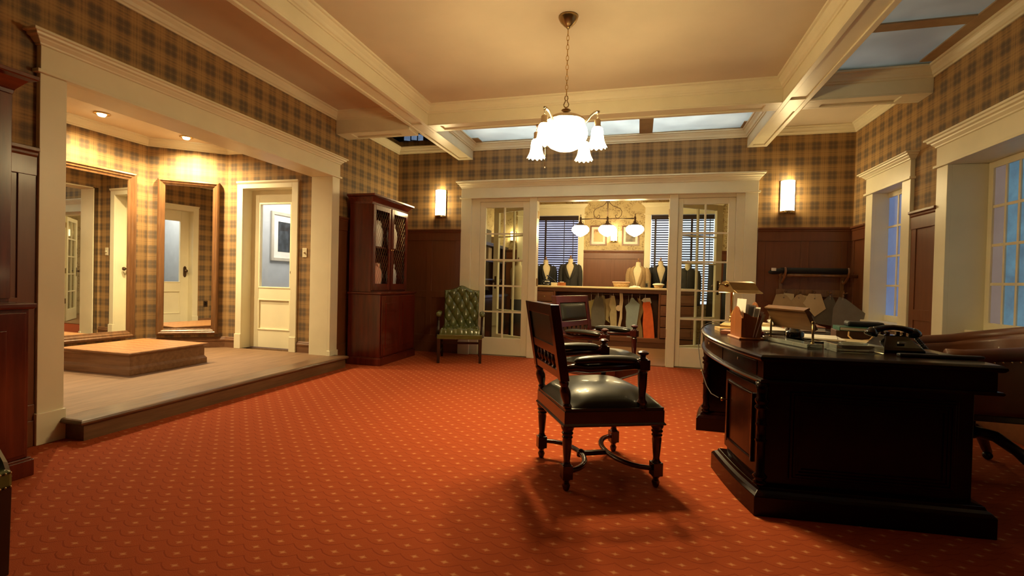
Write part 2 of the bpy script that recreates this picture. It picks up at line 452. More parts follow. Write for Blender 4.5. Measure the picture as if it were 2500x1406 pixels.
# walls -----------------------------------------------------------
wb = MB(); WT = .15
wb.box((XL - .26, YB, 0), (-2.50, YB + WT, ZC + .1)); wb.box((1.36, YB, 0), (XR + .3, YB + WT, ZC + .1)); wb.box((-2.50, YB, 2.34), (1.36, YB + WT, ZC + .1))
struct(wb.build('wall_back', TARTAN))
wl = MB()
wl.box((XL - .26, YF, 0), (XL, 2.20, ZC + .1)); wl.box((XL - .26, 5.12, 0), (XL, YB, ZC + .1)); wl.box((XL - .26, 2.20, 2.34), (XL, 5.12, ZC + .1))
struct(wl.build('wall_left', TARTAN))
wr = MB(); WR = .30
wr.box((XR, YF, 0), (XR + WR, 2.6, ZC + .1)); wr.box((XR, 4.90, 0), (XR + WR, 5.50, ZC + .1)); wr.box((XR, 6.24, 0), (XR + WR, YB, ZC + .1))
wr.box((XR, 2.6, 2.19), (XR + WR, 4.90, ZC + .1)); wr.box((XR, 5.50, 2.19), (XR + WR, 6.24, ZC + .1)); wr.box((XR, 5.50, 0), (XR + WR, 6.24, .74))
struct(wr.build('wall_right', TARTAN))
# ceiling plates per bay -------------------------------------------
BL0, BL1, BR0, BR1, BC0, BC1, ZB = -2.67, -2.44, 1.30, 1.53, 5.165, 5.40, 2.90
ce = MB()
ce.box((BL1 - .02, YF, ZC), (BR0 + .02, BC0 + .02, ZC + .08)); ce.box((XL, YF, ZC), (BL0 + .02, BC0 + .02, ZC + .08)); ce.box((BR1 - .02, BC1 - .02, ZC), (XR, YB, ZC + .08))
struct(ce.build('ceiling', PLASTER))
# beams
def beam(name, x0, y0, x1, y1, zb, axis, recess, ztop=ZC + .08):
    m_ = MB(); t = .016; b_ = .045
    m_.box((x0, y0, zb + t), (x1, y1, ztop))
    if axis == 'y':
        m_.box((x0, y0, zb), (x0 + b_, y1, zb + t)); m_.box((x1 - b_, y0, zb), (x1, y1, zb + t))
        for a, c in recess: m_.box((x0 + b_, a, zb), (x1 - b_, c, zb + t))
    else:
        m_.box((x0, y0, zb), (x1, y0 + b_, zb + t)); m_.box((x0, y1 - b_, zb), (x1, y1, zb + t))
        for a, c in recess: m_.box((a, y0 + b_, zb), (c, y1 - b_, zb + t))
    return struct(m_.build(name, CREAM, bevel=.003))
beam('trim_1', BL0, YF, BL1, YB, ZB, 'y', ((5.12, 5.45), (6.66, 6.75)))
beam('trim_2', BR0, YF, BR1, YB, ZB, 'y', ((5.12, 5.45), (6.66, 6.75)))
beam('trim_3', BL1, BC0, BR0, BC1, ZB, 'x', ((BL1, -2.30), (1.16, BR0)))
beam('trim_4', XL, BC0 - .01, BL0, BC1, ZB - .035, 'x', ((XL, -3.48), (-2.86, BL0)))
beam('trim_5', BR1, BC0 - .01, XR, BC1, ZB - .005, 'x', ((BR1, 1.67), (2.30, XR)))
CORN = [(0, ZC - .10), (.012, ZC - .10), (.014, ZC - .086), (.026, ZC - .080), (.034, ZC - .056), (.052, ZC - .034), (.056, ZC - .020), (.072, ZC - .016), (.075, ZC), (0, ZC)]
co = MB()
for x0, y0, x1, y1 in ((BL1, YF, BR0, BC0), (XL, YF, BL0, BC0 - .01), (BR1, YF, XR, BC0 - .01), (BR1, BC1, XR, YB), (BL1, BC1, BR0, YB)):
    co.sweep(CORN, [(x0, y0), (x1, y0), (x1, y1), (x0, y1)], True)
co.sweep(CORN, [(BL0, YB), (XL, YB), (XL, BC1)], False)
struct(co.build('trim_6', CREAM))
# cloths over the open bays with the lath strips showing beneath
def cloth_bay(x0, y0, x1, y1, label):
    o = MB().grid(lambda u, v: (x0 + (x1 - x0) * u, y0 + (y1 - y0) * v, ZC + .034 + .006 * sin(u * 9) * sin(v * 7)), 24, 14).build('ceiling_cloth', CLOTH, solid=.004)
    return tag(o, label, 'ceiling cloth')
cloth_bay(BL1 - .03, BC1 - .03, BR0 + .03, YB + .03, 'pale translucent cloth stretched over the open ceiling bay behind the chandelier')
cloth_bay(BR1 - .03, YF, XR + .02, BC0 + .02, 'grey translucent cloth stretched over the long ceiling bay by the windows')
LATH = plain('bare_lath_board', (.40, .29, .16), .7, 0, .1)
for i, (x0, y0, x1, y1, lb) in enumerate((
    (BL1, 6.50, -2.28, YB, 'short bare board in the corner of the cloth bay above the left sconce'),
    (-.05, BC1, .12, YB, 'bare board crossing the middle of the cloth bay behind the chandelier'),
    (1.20, 6.44, BR0, YB, 'short bare board in the cloth bay corner at the right ceiling beam'),
    (2.35, YF, XR, 5.04, 'long bare board running along the window side of the grey cloth bay'),
    (BR1, 4.28, 2.35, 4.40, 'bare cross board spanning the grey cloth bay'))):
    z0 = ZC + .004 if i != 3 else ZC + .001
    tag(MB().box((x0, y0, z0), (x1, y1, z0 + .012)).build('ceiling_board', LATH), lb, 'board')

# wainscot -----------------------------------------------------------
def wainscot(name, M, u0, u1, z1, stiles, skirt=.16, cap=True, mat=OAK):
    m_ = MB(); t = .018
    m_.box((u0, 0, 0), (u1, .010, z1 - .02), M)                               # field
    m_.box((u0, .0, z1 - .17), (u1, t + .008, z1 - .05), M)                    # top rail
    m_.box((u0, .0, skirt), (u1, t + .006, skirt + .10), M)
    m_.box((u0, .0, .83), (u1, t, .93), M)
    for a, c in stiles: m_.box((a, 0, skirt), (c, t, z1 - .1), M)
    m_.box((u0, 0, 0), (u1, t + .012, skirt), M)
    if cap: m_.rects([(u0, 0, u1, .024, z1 - .06), (u0, 0, u1, .034, z1 - .045), (u0, 0, u1, .036, z1 - .03), (u0, 0, u1, .052, z1 - .022), (u0, 0, u1, .052, z1)], M)
    return struct(m_.build(name, mat, bevel=.0025))
MBK = frame_M((0, YB, 0), (-1, 0, 0), (0, -1, 0))     # u = -x
wainscot('trim_7', MBK, 2.59, 3.66, 1.865, ((2.59, 2.68), (3.06, 3.15), (3.57, 3.66)))
wainscot('trim_8', MBK, -2.52, -1.45, 1.865, ((-1.545, -1.45), (-2.04, -1.955), (-2.46, -2.40)))
MLF = frame_M((XL, 0, 0), (0, 1, 0), (1, 0, 0))
wainscot('trim_9', MLF, 5.20, 6.75, 1.865, ((5.20, 5.30), (5.72, 5.80), (6.2, 6.28), (6.66, 6.75)))
wainscot('trim_10', MLF, YF, 2.12, 1.855, ((2.03, 2.12), (1.5, 1.6), (.9, 1.0), (.2, .3)))
MRT = frame_M((XR, 0, 0), (0, -1, 0), (-1, 0, 0))
wainscot('trim_11', MRT, -6.75, -6.345, 1.865, ((-6.75, -6.66), (-6.43, -6.345)))
wainscot('trim_12', MRT, -5.405, -4.985, 1.855, ((-5.405, -5.325), (-5.065, -4.985)))
wainscot('trim_13', MRT, -2.4, 1.6, 1.855, ((-2.4, -2.3), (-1.6, -1.5), (-.8, -.7)))

# door and window casings -------------------------------------------
def casing(name, M, u0, u1, ztop, cw, zh, zcap, z0=0, t=.035, feet=True, depth=0, sides=(1, 1)):
    """flat boards around an opening u0..u1 with a tall frieze and crown; n points into the room"""
    m_ = MB()
    for i, (a, c) in enumerate(((u0 - cw, u0), (u1, u1 + cw))):
        if not sides[i]: continue
        m_.box((a, 0, z0), (c, t, ztop), M)
        if feet: m_.box((a - .008, 0, z0), (c + .008, t + .012, z0 + .20), M)
    a, c = u0 - cw, u1 + cw
    if not sides[1]: c = u1
    m_.box((a - .022, 0, ztop), (c + .022, t + .020, ztop + .022), M)           # bead
    m_.box((a, 0, ztop + .02), (c, t + .004, zh), M)                            # frieze
    st = [(0, 0), (.010, .004), (.012, .014), (.030, .034), (.034, .044), (.052, .050), (.055, .066), (.072, .070), (.072, .086)]
    sc_ = (zcap - zh) / .086
    m_.rects([(a - o, -.002, c + o, t + .004 + o, zh + z * sc_) for o, z in st], M)
    if depth:
        for q in (u0 - .012, u1):
            m_.box((q, -depth, z0), (q + .012, 0.002, ztop), M)
        m_.box((u0, -depth, ztop), (u1, .002, ztop + .015), M)
    return struct(m_.build(name, CREAM, bevel=.003))
casing('trim_14', MLF, 2.27, 5.055, 2.325, .145, 2.495, 2.575, 0, .035, True, .26)
casing('trim_15', frame_M((0, YB, 0), (1, 0, 0), (0, -1, 0)), -2.44, 1.29, 2.315, .155, 2.47, 2.57, 0, .035, True, .13)
casing('trim_16', MRT, -6.185, -5.565, 2.175, .155, 2.36, 2.43, .74, .035, False, .13)
casing('trim_17', MRT, -4.84, -2.65, 2.175, .155, 2.35, 2.44, 0, .035, True, .27)

# right windows -----------------------------------------------------
def window(name, M, u0, u1, z0, z1, cols, rows, panes, depth=.035, stool=True, u_vis=None):
    r = sempty(name)
    fr = MB(); fw = .055
    fr.box((u0, 0, z0), (u0 + fw, depth, z1), M); fr.box((u1 - fw, 0, z0), (u1, depth, z1), M)
    fr.box((u0, 0, z0), (u1, depth, z0 + fw * 1.2), M); fr.box((u0, 0, z1 - fw), (u1, depth, z1), M)
    fr.build('window_frame', CREAM, r, bevel=.004)
    gx0, gx1, gz0, gz1 = u0 + fw, u1 - fw, z0 + fw * 1.2, z1 - fw
    mu = MB()
    for i in range(1, cols):
        x = gx0 + (gx1 - gx0) * i / cols; mu.box((x - .011, .006, gz0), (x + .011, .030, gz1), M)
    for j in range(1, rows):
        z = gz0 + (gz1 - gz0) * j / rows; mu.box((gx0, .007, z - .011), (gx1, .029, z + .011), M)
    mu.build('muntins', CREAM, r)
    for i in range(cols):
        xa, xb = gx0 + (gx1 - gx0) * i / cols, gx0 + (gx1 - gx0) * (i + 1) / cols
        MB().box((xa, .014, gz0), (xb, .020, gz1), M).build('pane', panes[min(i, len(panes) - 1)], r)
    return r
w1 = window('window_1', frame_M((XR + .15, 0, 0), (0, -1, 0), (-1, 0, 0)), -6.24, -5.50, .765, 2.175, 3, 4, (PANEBLUE,))
so = MB().box((-6.30, -.14, .74), (-5.45, .075, .765), MRT)
so.rects([(-6.27, 0, -5.48, .02, .69), (-6.28, 0, -5.47, .03, .72), (-6.29, 0, -5.46, .045, .74)], MRT)
so.build('window_sill', CREAM, w1, bevel=.006)
w2 = window('window_2', frame_M((XR + .285, 0, 0), (0, -1, 0), (-1, 0, 0)), -4.84, -2.65, .79, 2.175, 15, 4, (PANEMAUVE, PANETEAL))
M2 = frame_M((XR + .27, 0, 0), (0, -1, 0), (-1, 0, 0))
so = MB().box((-4.84, -.01, .755), (-2.65, .15, .79), M2)
so.rects([(-4.79, 0, -2.65, .075, .67), (-4.80, 0, -2.65, .085, .70), (-4.81, 0, -2.65, .11, .735), (-4.82, 0, -2.65, .125, .755)], M2)
so.build('window_sill', CREAM, w2, bevel=.006)
MB().box((-4.84, -.01, 0), (-2.65, .05, .68), M2).box((-4.84, .04, 0), (-2.65, .065, .15), M2).build('under_sill_panel', OAKX, w2, bevel=.004)
struct(MB().box((XR + .305, 5.3, .5), (XR + .33, 6.5, 2.5)).box((XR + .32, 2.4, .0), (XR + .34, 5.0, 2.5)).build('wall_window_backing', GREYWALL))

# ================================================================== FITTING ALCOVE
XJ = XL - .26                      # inside face of the left wall
PA, PB, PC, PD = (-5.28, 5.15), (-5.98, 4.62), (-5.98, 2.70), (-5.28, 2.17)
fl = MB().prism([(XL + .02, 5.14), (XL + .02, 2.265), (XJ, 2.17), PD, PC, PB, PA, (XJ, 5.15)], 0, FA)
struct(fl.build('floor_alcove', LAMINATE))
st = MB()
st.box((XL + .004, 2.275, 0), (-3.45, 5.13, FA - .035))
nose = [(0, FA - .034), (.022, FA - .034), (.030, FA - .026), (.032, FA - .016), (.026, FA - .004), (.016, FA + .001), (-.20, FA + .001), (-.20, FA - .034)]
st.sweep(nose, [(XL + .01, 2.275), (-3.455, 2.275), (-3.455, 5.13), (XL + .01, 5.13)][::-1])
struct(st.build('floor_alcove_step', STEPW))
def wall_seg(name, a, b, holes=(), th=.10, z0=0, z1=2.80, mat=TARTAN):
    """a wall whose room face runs from a to b (room on the left of a->b)"""
    a, b = Vector(a), Vector(b); L = (b - a).length; d = (b - a) / L; n = Vector((-d.y, d.x))
    M = frame_M((a.x, a.y, 0), (d.x, d.y, 0), (n.x, n.y, 0)); m_ = MB()
    x = 0
    for h0, h1, hz in sorted(holes):
        m_.box((x, -th, z0), (h0, 0, z1), M); m_.box((h0, -th, hz), (h1, 0, z1), M); x = h1
    m_.box((x, -th, z0), (L, 0, z1), M)
    struct(m_.build(name, mat)); return M, L
# room lies on the left when walking PB -> PC (down -y): walk so that interior is left
MW1, LW1 = wall_seg('wall_alcove_back', PB, PC)
MW2, LW2 = wall_seg('wall_alcove_angled', PA, PB)
MW3, LW3 = wall_seg('wall_alcove_far', (XJ, 5.15), PA, ((.322, 1.123, 2.25),))
MW0, LW0 = wall_seg('wall_alcove_angled_near', PC, PD)
MW4, LW4 = wall_seg('wall_alcove_near', PD, (XJ, 2.17), ((1.36 - 1.123, 1.36 - .322, 2.25),))
struct(MB().prism([(XJ + .001, 5.15), (XJ + .001, 2.17), PD, PC, PB, PA], 2.78, 2.83).build('ceiling_alcove', PLASTER))
ACORN = [(d, z - ZC + 2.78) for d, z in CORN]
struct(MB().sweep(ACORN, [(XJ, 5.15), PA, PB, PC, PD, (XJ, 2.17)]).build('trim_18', CREAM))
SK = [(0, FA), (.018, FA), (.018, FA + .085), (.024, FA + .09), (.024, FA + .108), (.014, FA + .118), (.016, FA + .128), (.006, FA + .138), (0, FA + .14)]
def on(M, u, n=0): p = M @ Vector((u, n, 0)); return (p.x, p.y)
bs = MB()
bs.sweep(SK, [on(MW3, 1.20), PA, PB, PC, PD, on(MW4, 1.36 - 1.20)]); bs.sweep(SK, [(XJ, 5.15), on(MW3, .245)]); bs.sweep(SK, [on(MW4, 1.36 - .245), (XJ, 2.17)])
struct(bs.build('baseboard_alcove', SKIRT))

def alcove_door(name, M, u0, u1, hinge_left):
    """recessed half-glazed door; M: u along wall, n into the alcove"""
    r = sempty(name); zt = 2.225
    ca = MB(); cw = .09
    for a, c in ((u0 - cw, u0), (u1, u1 + cw)):
        ca.box((a, 0, FA), (c, .022, zt + cw), M); ca.box((a - .004, 0, FA), (c + .004, .034, FA + .19), M)
    ca.box((u0, 0, zt), (u1, .022, zt + cw), M)
    ca.rects([(u0 - cw, .02, u1 + cw, .026, zt + cw - .03), (u0 - cw - .006, 0, u1 + cw + .006, .036, zt + cw - .012), (u0 - cw - .006, 0, u1 + cw + .006, .036, zt + cw + .004)], M)
    for a, c in ((u0 - .02, u0), (u1, u1 + .02)): ca.box((a, -.20, FA), (c, 0, zt + .02), M)
    ca.box((u0, -.20, zt), (u1, 0, zt + .02), M)
    ca.build('door_casing', CREAM, r, bevel=.003)
    n0, n1 = -.175, -.135; g0, g1, gz0, gz1 = u0 + .125, u1 - .125, .935, 2.06
    s = MB()
    s.box((u0, n0, FA + .008), (g0, n1, zt), M); s.box((g1, n0, FA + .008), (u1, n1, zt), M)
    s.box((g0, n0, gz1), (g1, n1, zt), M); s.box((g0, n0, FA + .008), (g1, n1, .38), M); s.box((g0, n0, .79), (g1, n1, gz0), M)
    s.box((g0, n0 + .008, .38), (g1, n1 - .012, .79), M)
    for a0, a1, z0, z1 in ((g0, g1, .38, .79), (g0, g1, gz0, gz1)):
        b_ = .018
        s.box((a0, n0, z0), (a0 + b_, n1 + .006, z1), M); s.box((a1 - b_, n0, z0), (a1, n1 + .006, z1), M)
        s.box((a0, n0, z0), (a1, n1 + .006, z0 + b_), M); s.box((a0, n0, z1 - b_), (a1, n1 + .006, z1), M)
    s.build('door_slab', CREAM, r, bevel=.003)
    MB().box((g0 + .01, -.158, gz0 + .01), (g1 - .01, -.152, gz1 - .01), M).build('door_glass', GLASS, r)
    uk = (u0 + .06) if hinge_left else (u1 - .06)
    h = MB(); pl = [(uk + .027 * sx * k, 1.135 + z) for sx, k, z in ((1, 1, -.07), (1, 1, .07), (1, .4, .10), (-1, .4, .10), (-1, 1, .07), (-1, 1, -.07), (-1, .4, -.10), (1, .4, -.10))]
    h.loft([[(x, n1, z) for x, z in pl], [(x, n1 + .006, z) for x, z in pl]], M=M)
    hk = h.build('door_handle', BRONZE, r, bevel=.002)
    MB().lathe([(.009, 0), (.009, .03), (.024, .036), (.030, .05), (.024, .064), (.004, .070)], 14, M @ T(uk, n1 + .004, 1.15) @ RX(-pi / 2)).build('knob', BRONZE, hk)
    return r
alcove_door("door_1", MW3, .345, 1.10, True)
alcove_door("door_2", MW4, 1.36 - 1.10, 1.36 - .345, False)
# corridor behind door_1
cr = MB()
cr.box((-5.70, 5.36, 0), (-5.60, 8.0, 2.9)).box((-4.02, 5.36, 0), (-3.93, 8.0, 2.9)).box((-5.70, 7.9, 0), (-3.93, 8.0, 2.9)).box((-5.70, 5.27, 0), (-5.06, 5.355, 2.9)).box((-5.06, 5.30, 2.30), (-3.93, 5.36, 2.9))
struct(cr.build('wall_corridor', GREYWALL))
struct(MB().box((-5.70, 5.30, 2.9), (-3.93, 8.0, 3.0)).build('ceiling_corridor', GREYWALL))
struct(MB().box((-5.70, 5.26, 0), (-3.93, 8.0, FA - .005)).build('floor_corridor', LAMINATE))
# lit store room behind door_2, seen only in the mirrors
c2 = MB()
c2.box((-5.40, .60, 0), (-5.32, 2.03, 2.9)).box((-4.08, .60, 0), (-3.94, 2.03, 2.9)).box((-5.40, .52, 0), (-3.94, .60, 2.9))
struct(c2.build('wall_store_room', GREYWALL))
struct(MB().box((-5.40, .52, 2.9), (-3.94, 2.04, 3.0)).build('ceiling_store_room', GREYWALL))
struct(MB().box((-5.40, .52, 0), (-3.94, 2.04, FA - .005)).build('floor_store_room', LAMINATE))
def picture(name, M, wd, ht, fw, fmat, mat_w, art, label, group=None, rel=.018):
    """picture hung on M: u right, n out, origin at its lower-left back corner"""
    q = M @ Vector((0, 0, 0)); r = thing(name, label, 'picture', q, 0, group)
    Mi = Matrix.Translation(q).inverted() @ M
    f = MB()
    for a, b_ in (((0, 0, 0), (fw, rel, ht)), ((wd - fw, 0, 0), (wd, rel, ht)), ((fw, 0, 0), (wd - fw, rel, fw)), ((fw, 0, ht - fw), (wd - fw, rel, ht))): f.box(a, b_, Mi)
    f.build('picture_frame', fmat, r, bevel=.003)
    MB().box((fw, .002, fw), (wd - fw, rel * .45, ht - fw), Mi).build('mount', WHITEP, r)
    MB().box((fw + mat_w, rel * .4, fw + mat_w), (wd - fw - mat_w, rel * .55, ht - fw - mat_w), Mi).build('print', art, r)
    return r
def art(name, c1, c2, sc=6, thr=(.45, .55)):
    m, nt, b = new_mat(name); n = noise(nt, ocoord(nt), sc, 4, .6)
    nt.links.new(ramp(nt, n, ((thr[0], c1), (thr[1], c2))), b.inputs['Base Color']); b.inputs['Roughness'].default_value = .5
    return m
ART_DARK = art('dark_etching', (.010, .012, .016), (.06, .07, .085), 9, (.4, .75))
ART_SEP = art('sepia_print', (.60, .40, .20), (.28, .13, .06), 9, (.55, .62))
ART_GREY = art('grey_print', (.10, .085, .065), (.30, .24, .17), 7, (.4, .65))
SILVERF = plain('pale_gilt_frame', (.62, .55, .44), .35, .3, .08)
picture('framed_picture', frame_M((-5.598, 6.27, 1.34), (0, 1, 0), (1, 0, 0)), .80, .78, .05, SILVERF, .10, ART_DARK, 'pale framed dark print on the grey corridor wall behind the glazed cream door', rel=.03)
# mirrors
def mirror(name, M, u0, u1, z0, z1, fw, label, tilt=0):
    um = (u0 + u1) / 2; q = M @ Vector((um, 0, z0)); r = thing(name, label, 'mirror', q, 0)
    Mi = Matrix.Translation(q).inverted() @ M @ T(um, 0, z0) @ RZ(tilt)
    h = (u1 - u0) / 2; H = z1 - z0
    off = abs(sin(tilt)) * h
    f = MB()
    prof = [(0, 0), (0, .035), (.012, .052), (.030, .056), (.042, .046), (.058, .044), (.072, .034), (fw, .028), (fw, 0)]
    prof = [(a * (fw / max(.09, fw)) if a < fw else fw, n) for a, n in prof]
    rings = []
    for sx, sz in ((-1, 0), (1, 0), (1, 1), (-1, 1)):
        rings.append([(sx * (h - a), n + off, (a if sz == 0 else H - a)) for a, n in prof])
    rings.append(rings[0])
    f.loft(rings, cap=False, M=Mi)
    f.box((-h + .01, .002 + off, .01), (h - .01, .012 + off, H - .01), Mi)
    f.build('mirror_frame', FRAMEW, r, bevel=.002)
    MB().box((-h + fw - .004, .014 + off, fw - .004), (h - fw + .004, .020 + off, H - fw + .004), Mi).build('mirror_glass', MIRROR, r)
    return r
mirror('wall_mirror', MW1, .20, 1.72, .315, 2.29, .092, 'large walnut-framed mirror on the alcove back wall behind the platform', radians(-2.6))
mirror('wall_mirror', MW2, LW2 - .79, LW2 - .115, .316, 2.295, .078, 'tall narrow walnut-framed mirror on the angled wall beside the cream door')
# switch and outlet
r = thing('light_switch', 'ivory light switch plate beside the glazed cream door', 'light switch', (-4.075, 5.15, 1.40), 0)
MB().box((-.033, -.006, -.058), (.033, 0, .058)).build('switch_plate', IVORY, r, bevel=.002)
MB().lathe([(.012, 0), (.012, .006), (.006, .010), (.005, .020), (.001, .021)], 10, T(0, -.006, 0) @ RX(pi / 2)).build('toggle', IVORY, r)
r = thing('wall_outlet', 'dark wall outlet low on the near alcove wall seen only in the narrow mirror', 'outlet', (-4.03, 2.17, .55), 0)
MB().box((-.035, 0, -.055), (.035, .007, .055)).build('outlet_plate', BRONZE, r, bevel=.002)
MB().box((-.016, .006, -.03), (.016, .010, -.006)).box((-.016, .006, .006), (.016, .010, .03)).build('socket', BAKELITE, r)
# platform
r = thing('fitting_platform', 'low square wooden fitting platform with parquet top in front of the mirrors', 'platform', (-4.985, 3.77, FA), 0)
hw, hd = .465, .425
MB().rects([(-hw + .012, -hd + .012, hw - .012, hd - .012, .0), (-hw + .012, -hd + .012, hw - .012, hd - .012, .055), (-hw + .016, -hd + .016, hw - .016, hd - .016, .06), (-hw + .03, -hd + .03, hw - .03, hd - .03, .082), (-hw + .03, -hd + .03, hw - .03, hd - .03, .17), (-hw + .026, -hd + .026, hw - .026, hd - .026, .178), (-hw + .008, -hd + .008, hw - .008, hd - .008, .19), (-hw, -hd, hw, hd, .194), (-hw, -hd, hw, hd, .207)]).build('platform_base', PLATW, r, bevel=.003)
MB().box((-hw + .004, -hd + .004, .2065), (hw - .004, hd - .004, .2115)).build('parquet_top', PARQUET, r)
# recessed downlights
for i, (x, y, lb, tx, ty) in enumerate(((-5.56, 3.80, 'round recessed downlight in the alcove ceiling over the large mirror', -5.5, 4.0), (-5.42, 4.66, 'round recessed downlight in the alcove ceiling over the narrow mirror', -5.3, 4.75))):
    r = thing('downlight', lb, 'downlight', (x, y, 2.78), 0, 'alcove downlights')
    MB().lathe([(.044, -.002), (.070, -.002), (.072, -.008), (.062, -.014), (.046, -.013), (.043, -.004)], 24).build('trim_ring', BRASS, r)
    MB().lathe([(.040, -.001), (.040, -.014), (.030, -.030), (.010, -.036), (.001, -.037)], 20).build('lamp', SPOTGLOW, r)
    spot('downlight_beam', (x, y, 2.73), (tx, ty, 0), 270, (1, .78, .42), 158, 1.0, .03)

# ================================================================== FRENCH DOORS
def glazed_leaf(M, wd, z0, z1, gx0, gx1, gz0, gz1, parent, t=.042, leaf='door_leaf'):
    s = MB()
    s.box((0, -t / 2, z0), (gx0, t / 2, z1), M); s.box((gx1, -t / 2, z0), (wd, t / 2, z1), M)
    s.box((gx0, -t / 2, gz1), (gx1, t / 2, z1), M); s.box((gx0, -t / 2, z0), (gx1, t / 2, gz0), M)
    s.build(leaf, CREAM, parent, bevel=.003)
    mu = MB(); xm = (gx0 + gx1) / 2
    mu.box((xm - .011, -t / 2 + .006, gz0), (xm + .011, t / 2 - .006, gz1), M)
    for j in range(1, 5):
        z = gz0 + (gz1 - gz0) * j / 5; mu.box((gx0, -t / 2 + .007, z - .011), (gx1, t / 2 - .007, z + .011), M)
    mu.build('muntins', CREAM, parent)
    for j in range(5):
        for a, c in ((gx0, xm), (xm, gx1)):
            MB().box((a, -.002, gz0 + (gz1 - gz0) * j / 5), (c, .002, gz0 + (gz1 - gz0) * (j + 1) / 5), M).build('pane', GLASS, parent)
YD = YB + .055
po = MB()
for a, c in ((-2.44, -2.315), (-1.555, -1.445), (.372, .478), (1.195, 1.29)):
    po.box((a, YB - .012 if c - a < .12 else YB + .02, 0), (c, YB + WT, 2.315))
po.box((-2.44, YB + .02, 2.272), (1.29, YB + WT, 2.34))
struct(po.build('trim_19', CREAM, bevel=.004))
d3 = sempty('door_3'); glazed_leaf(frame_M((-2.312, YD, 0), (1, 0, 0), (0, 1, 0)), .755, .012, 2.270, .085, .655, .262, 2.186, d3)
d4 = sempty('door_4'); glazed_leaf(frame_M((.480, YD, 0), (1, 0, 0), (0, 1, 0)), .713, .012, 2.270, .065, .628, .27, 2.188, d4)
LW = .90
AL, AR = radians(149), radians(38)
for nm, hx, an, lb in (('door_5', -1.50, AL, 1), ('door_6', .425, AR, -1)):
    d = sempty(nm); M = frame_M((hx, YB + WT + .03, 0), (cos(an), sin(an), 0), (-sin(an), cos(an), 0))
    glazed_leaf(M, LW, .012, 2.27, .11, LW - .11, .262, 2.186, d)
    hb = MB(); s_ = 1 if nm == 'door_6' else -1
    h = MB().box((LW - .085, -.028, .98), (LW - .045, .028, 1.18), M)
    h.build('door_handle_plate', BRONZE, d, bevel=.003)
    k = MB()
    for sg in (1, -1): k.lathe([(.008, .02), (.008, .05), (.022, .056), (.027, .068), (.020, .080), (.002, .084)], 12, M @ T(LW - .065, 0, 1.10) @ RX(-sg * pi / 2))
    k.build('door_knob', BRONZE, d)
    hx_face = -1.444 if nm == 'door_5' else .371
    for z in (.45, 1.10, 2.08):
        MB().box((hx_face - .004, YB + .05, z - .055), (hx_face + .004, YB + WT + .012, z + .055)).build('hinge', AGEDBRASS, d, bevel=.001)
struct(MB().box((-1.44, YB - .01, 0), (.37, YB + WT, .012)).build('trim_20', BACKFLOOR))

# ================================================================== BACK ROOM SHELL
YR = 9.65
struct(MB().box((-3.5, YR, 0), (-2.35, YR + .1, 3.0)).box((-1.20, YR, 0), (.19, YR + .1, 3.0)).box((1.35, YR, 0), (2.9, YR + .1, 3.0)).box((-2.35, YR, 2.46), (-1.20, YR + .1, 3.0)).box((.19, YR, 2.46), (1.35, YR + .1, 3.0)).box((-2.35, YR, 0), (-1.20, YR + .1, .75)).box((.19, YR, 0), (1.35, YR + .1, .75)).build('wall_back_room_far', FLORAL))
struct(MB().box((-3.05, YB + WT, 0), (-2.95, YR, 3.0)).build('wall_back_room_left', FLORAL))
struct(MB().box((2.6, YB + WT, 0), (2.7, YR, 3.0)).build('wall_back_room_right', FLORAL))
struct(MB().box((-3.5, YB + WT - .02, 2.95), (2.7, YR + .1, 3.02)).build('ceiling_back_room', PLASTER))
MRB = frame_M((0, YR, 0), (1, 0, 0), (0, -1, 0))
wainscot('trim_21', MRB, -1.09, .07, 1.765, ((-1.09, -1.02), (-.545, -.475), (.0, .07)))
wainscot('trim_22', MRB, 1.47, 2.6, 1.765, ((1.47, 1.55), (2.0, 2.08)))
wainscot('trim_23', MRB, -2.95, -2.47, 1.765, ((-2.6, -2.47),))
casing('trim_24', MRB, -2.35, -1.205, 2.455, .115, 2.60, 2.68, .75, .03, False, .08)
casing('trim_25', MRB, .195, 1.35, 2.455, .115, 2.60, 2.68, .75, .03, False, .08)
def blind(name, x0, x1, z0, z1, label, pane):
    struct(MB().box((x0 - .01, YR + .07, z0 - .02), (x1 + .01, YR + .08, z1 + .02)).build('window_%d' % (3 if x0 < 0 else 4), pane))
    r = thing(name, label, 'window blind', ((x0 + x1) / 2, YR + .03, z1), 0, 'dark wooden blinds')
    h = (x1 - x0) / 2; H = z1 - z0
    MB().box((-h, -.03, -.085), (h, .02, 0)).build('headrail', BLINDW, r, bevel=.004)
    n = int((H - .1) / .046); sl = MB()
    for i in range(n):
        sl.box((-h + .01, -.022, -.0018), (h - .01, .022, .0018), T(0, 0, -.105 - i * .046) @ RX(radians(34)))
    sl.build('slats', BLINDW, r)
    tp = MB()
    for k in (-.82, -.18, .5, .82) if x0 < 0 else (-.86, -.3, .3, .86): 
        w_ = .018 if k in (-.82, -.18, -.86, .3) else .006
        tp.box((h * k - w_, -.026, -H + .03), (h * k + w_, -.023, -.08))
    tp.build('ladder_tape', BLINDW, r)
blind('venetian_blind', -2.34, -1.21, .78, 2.45, 'dark wooden venetian blind behind the two dark jackets at left', PANENIGHT)
blind('venetian_blind', .20, 1.34, .78, 2.45, 'dark wooden venetian blind with bright gaps behind the black jacket at right', PANEBRIGHT)

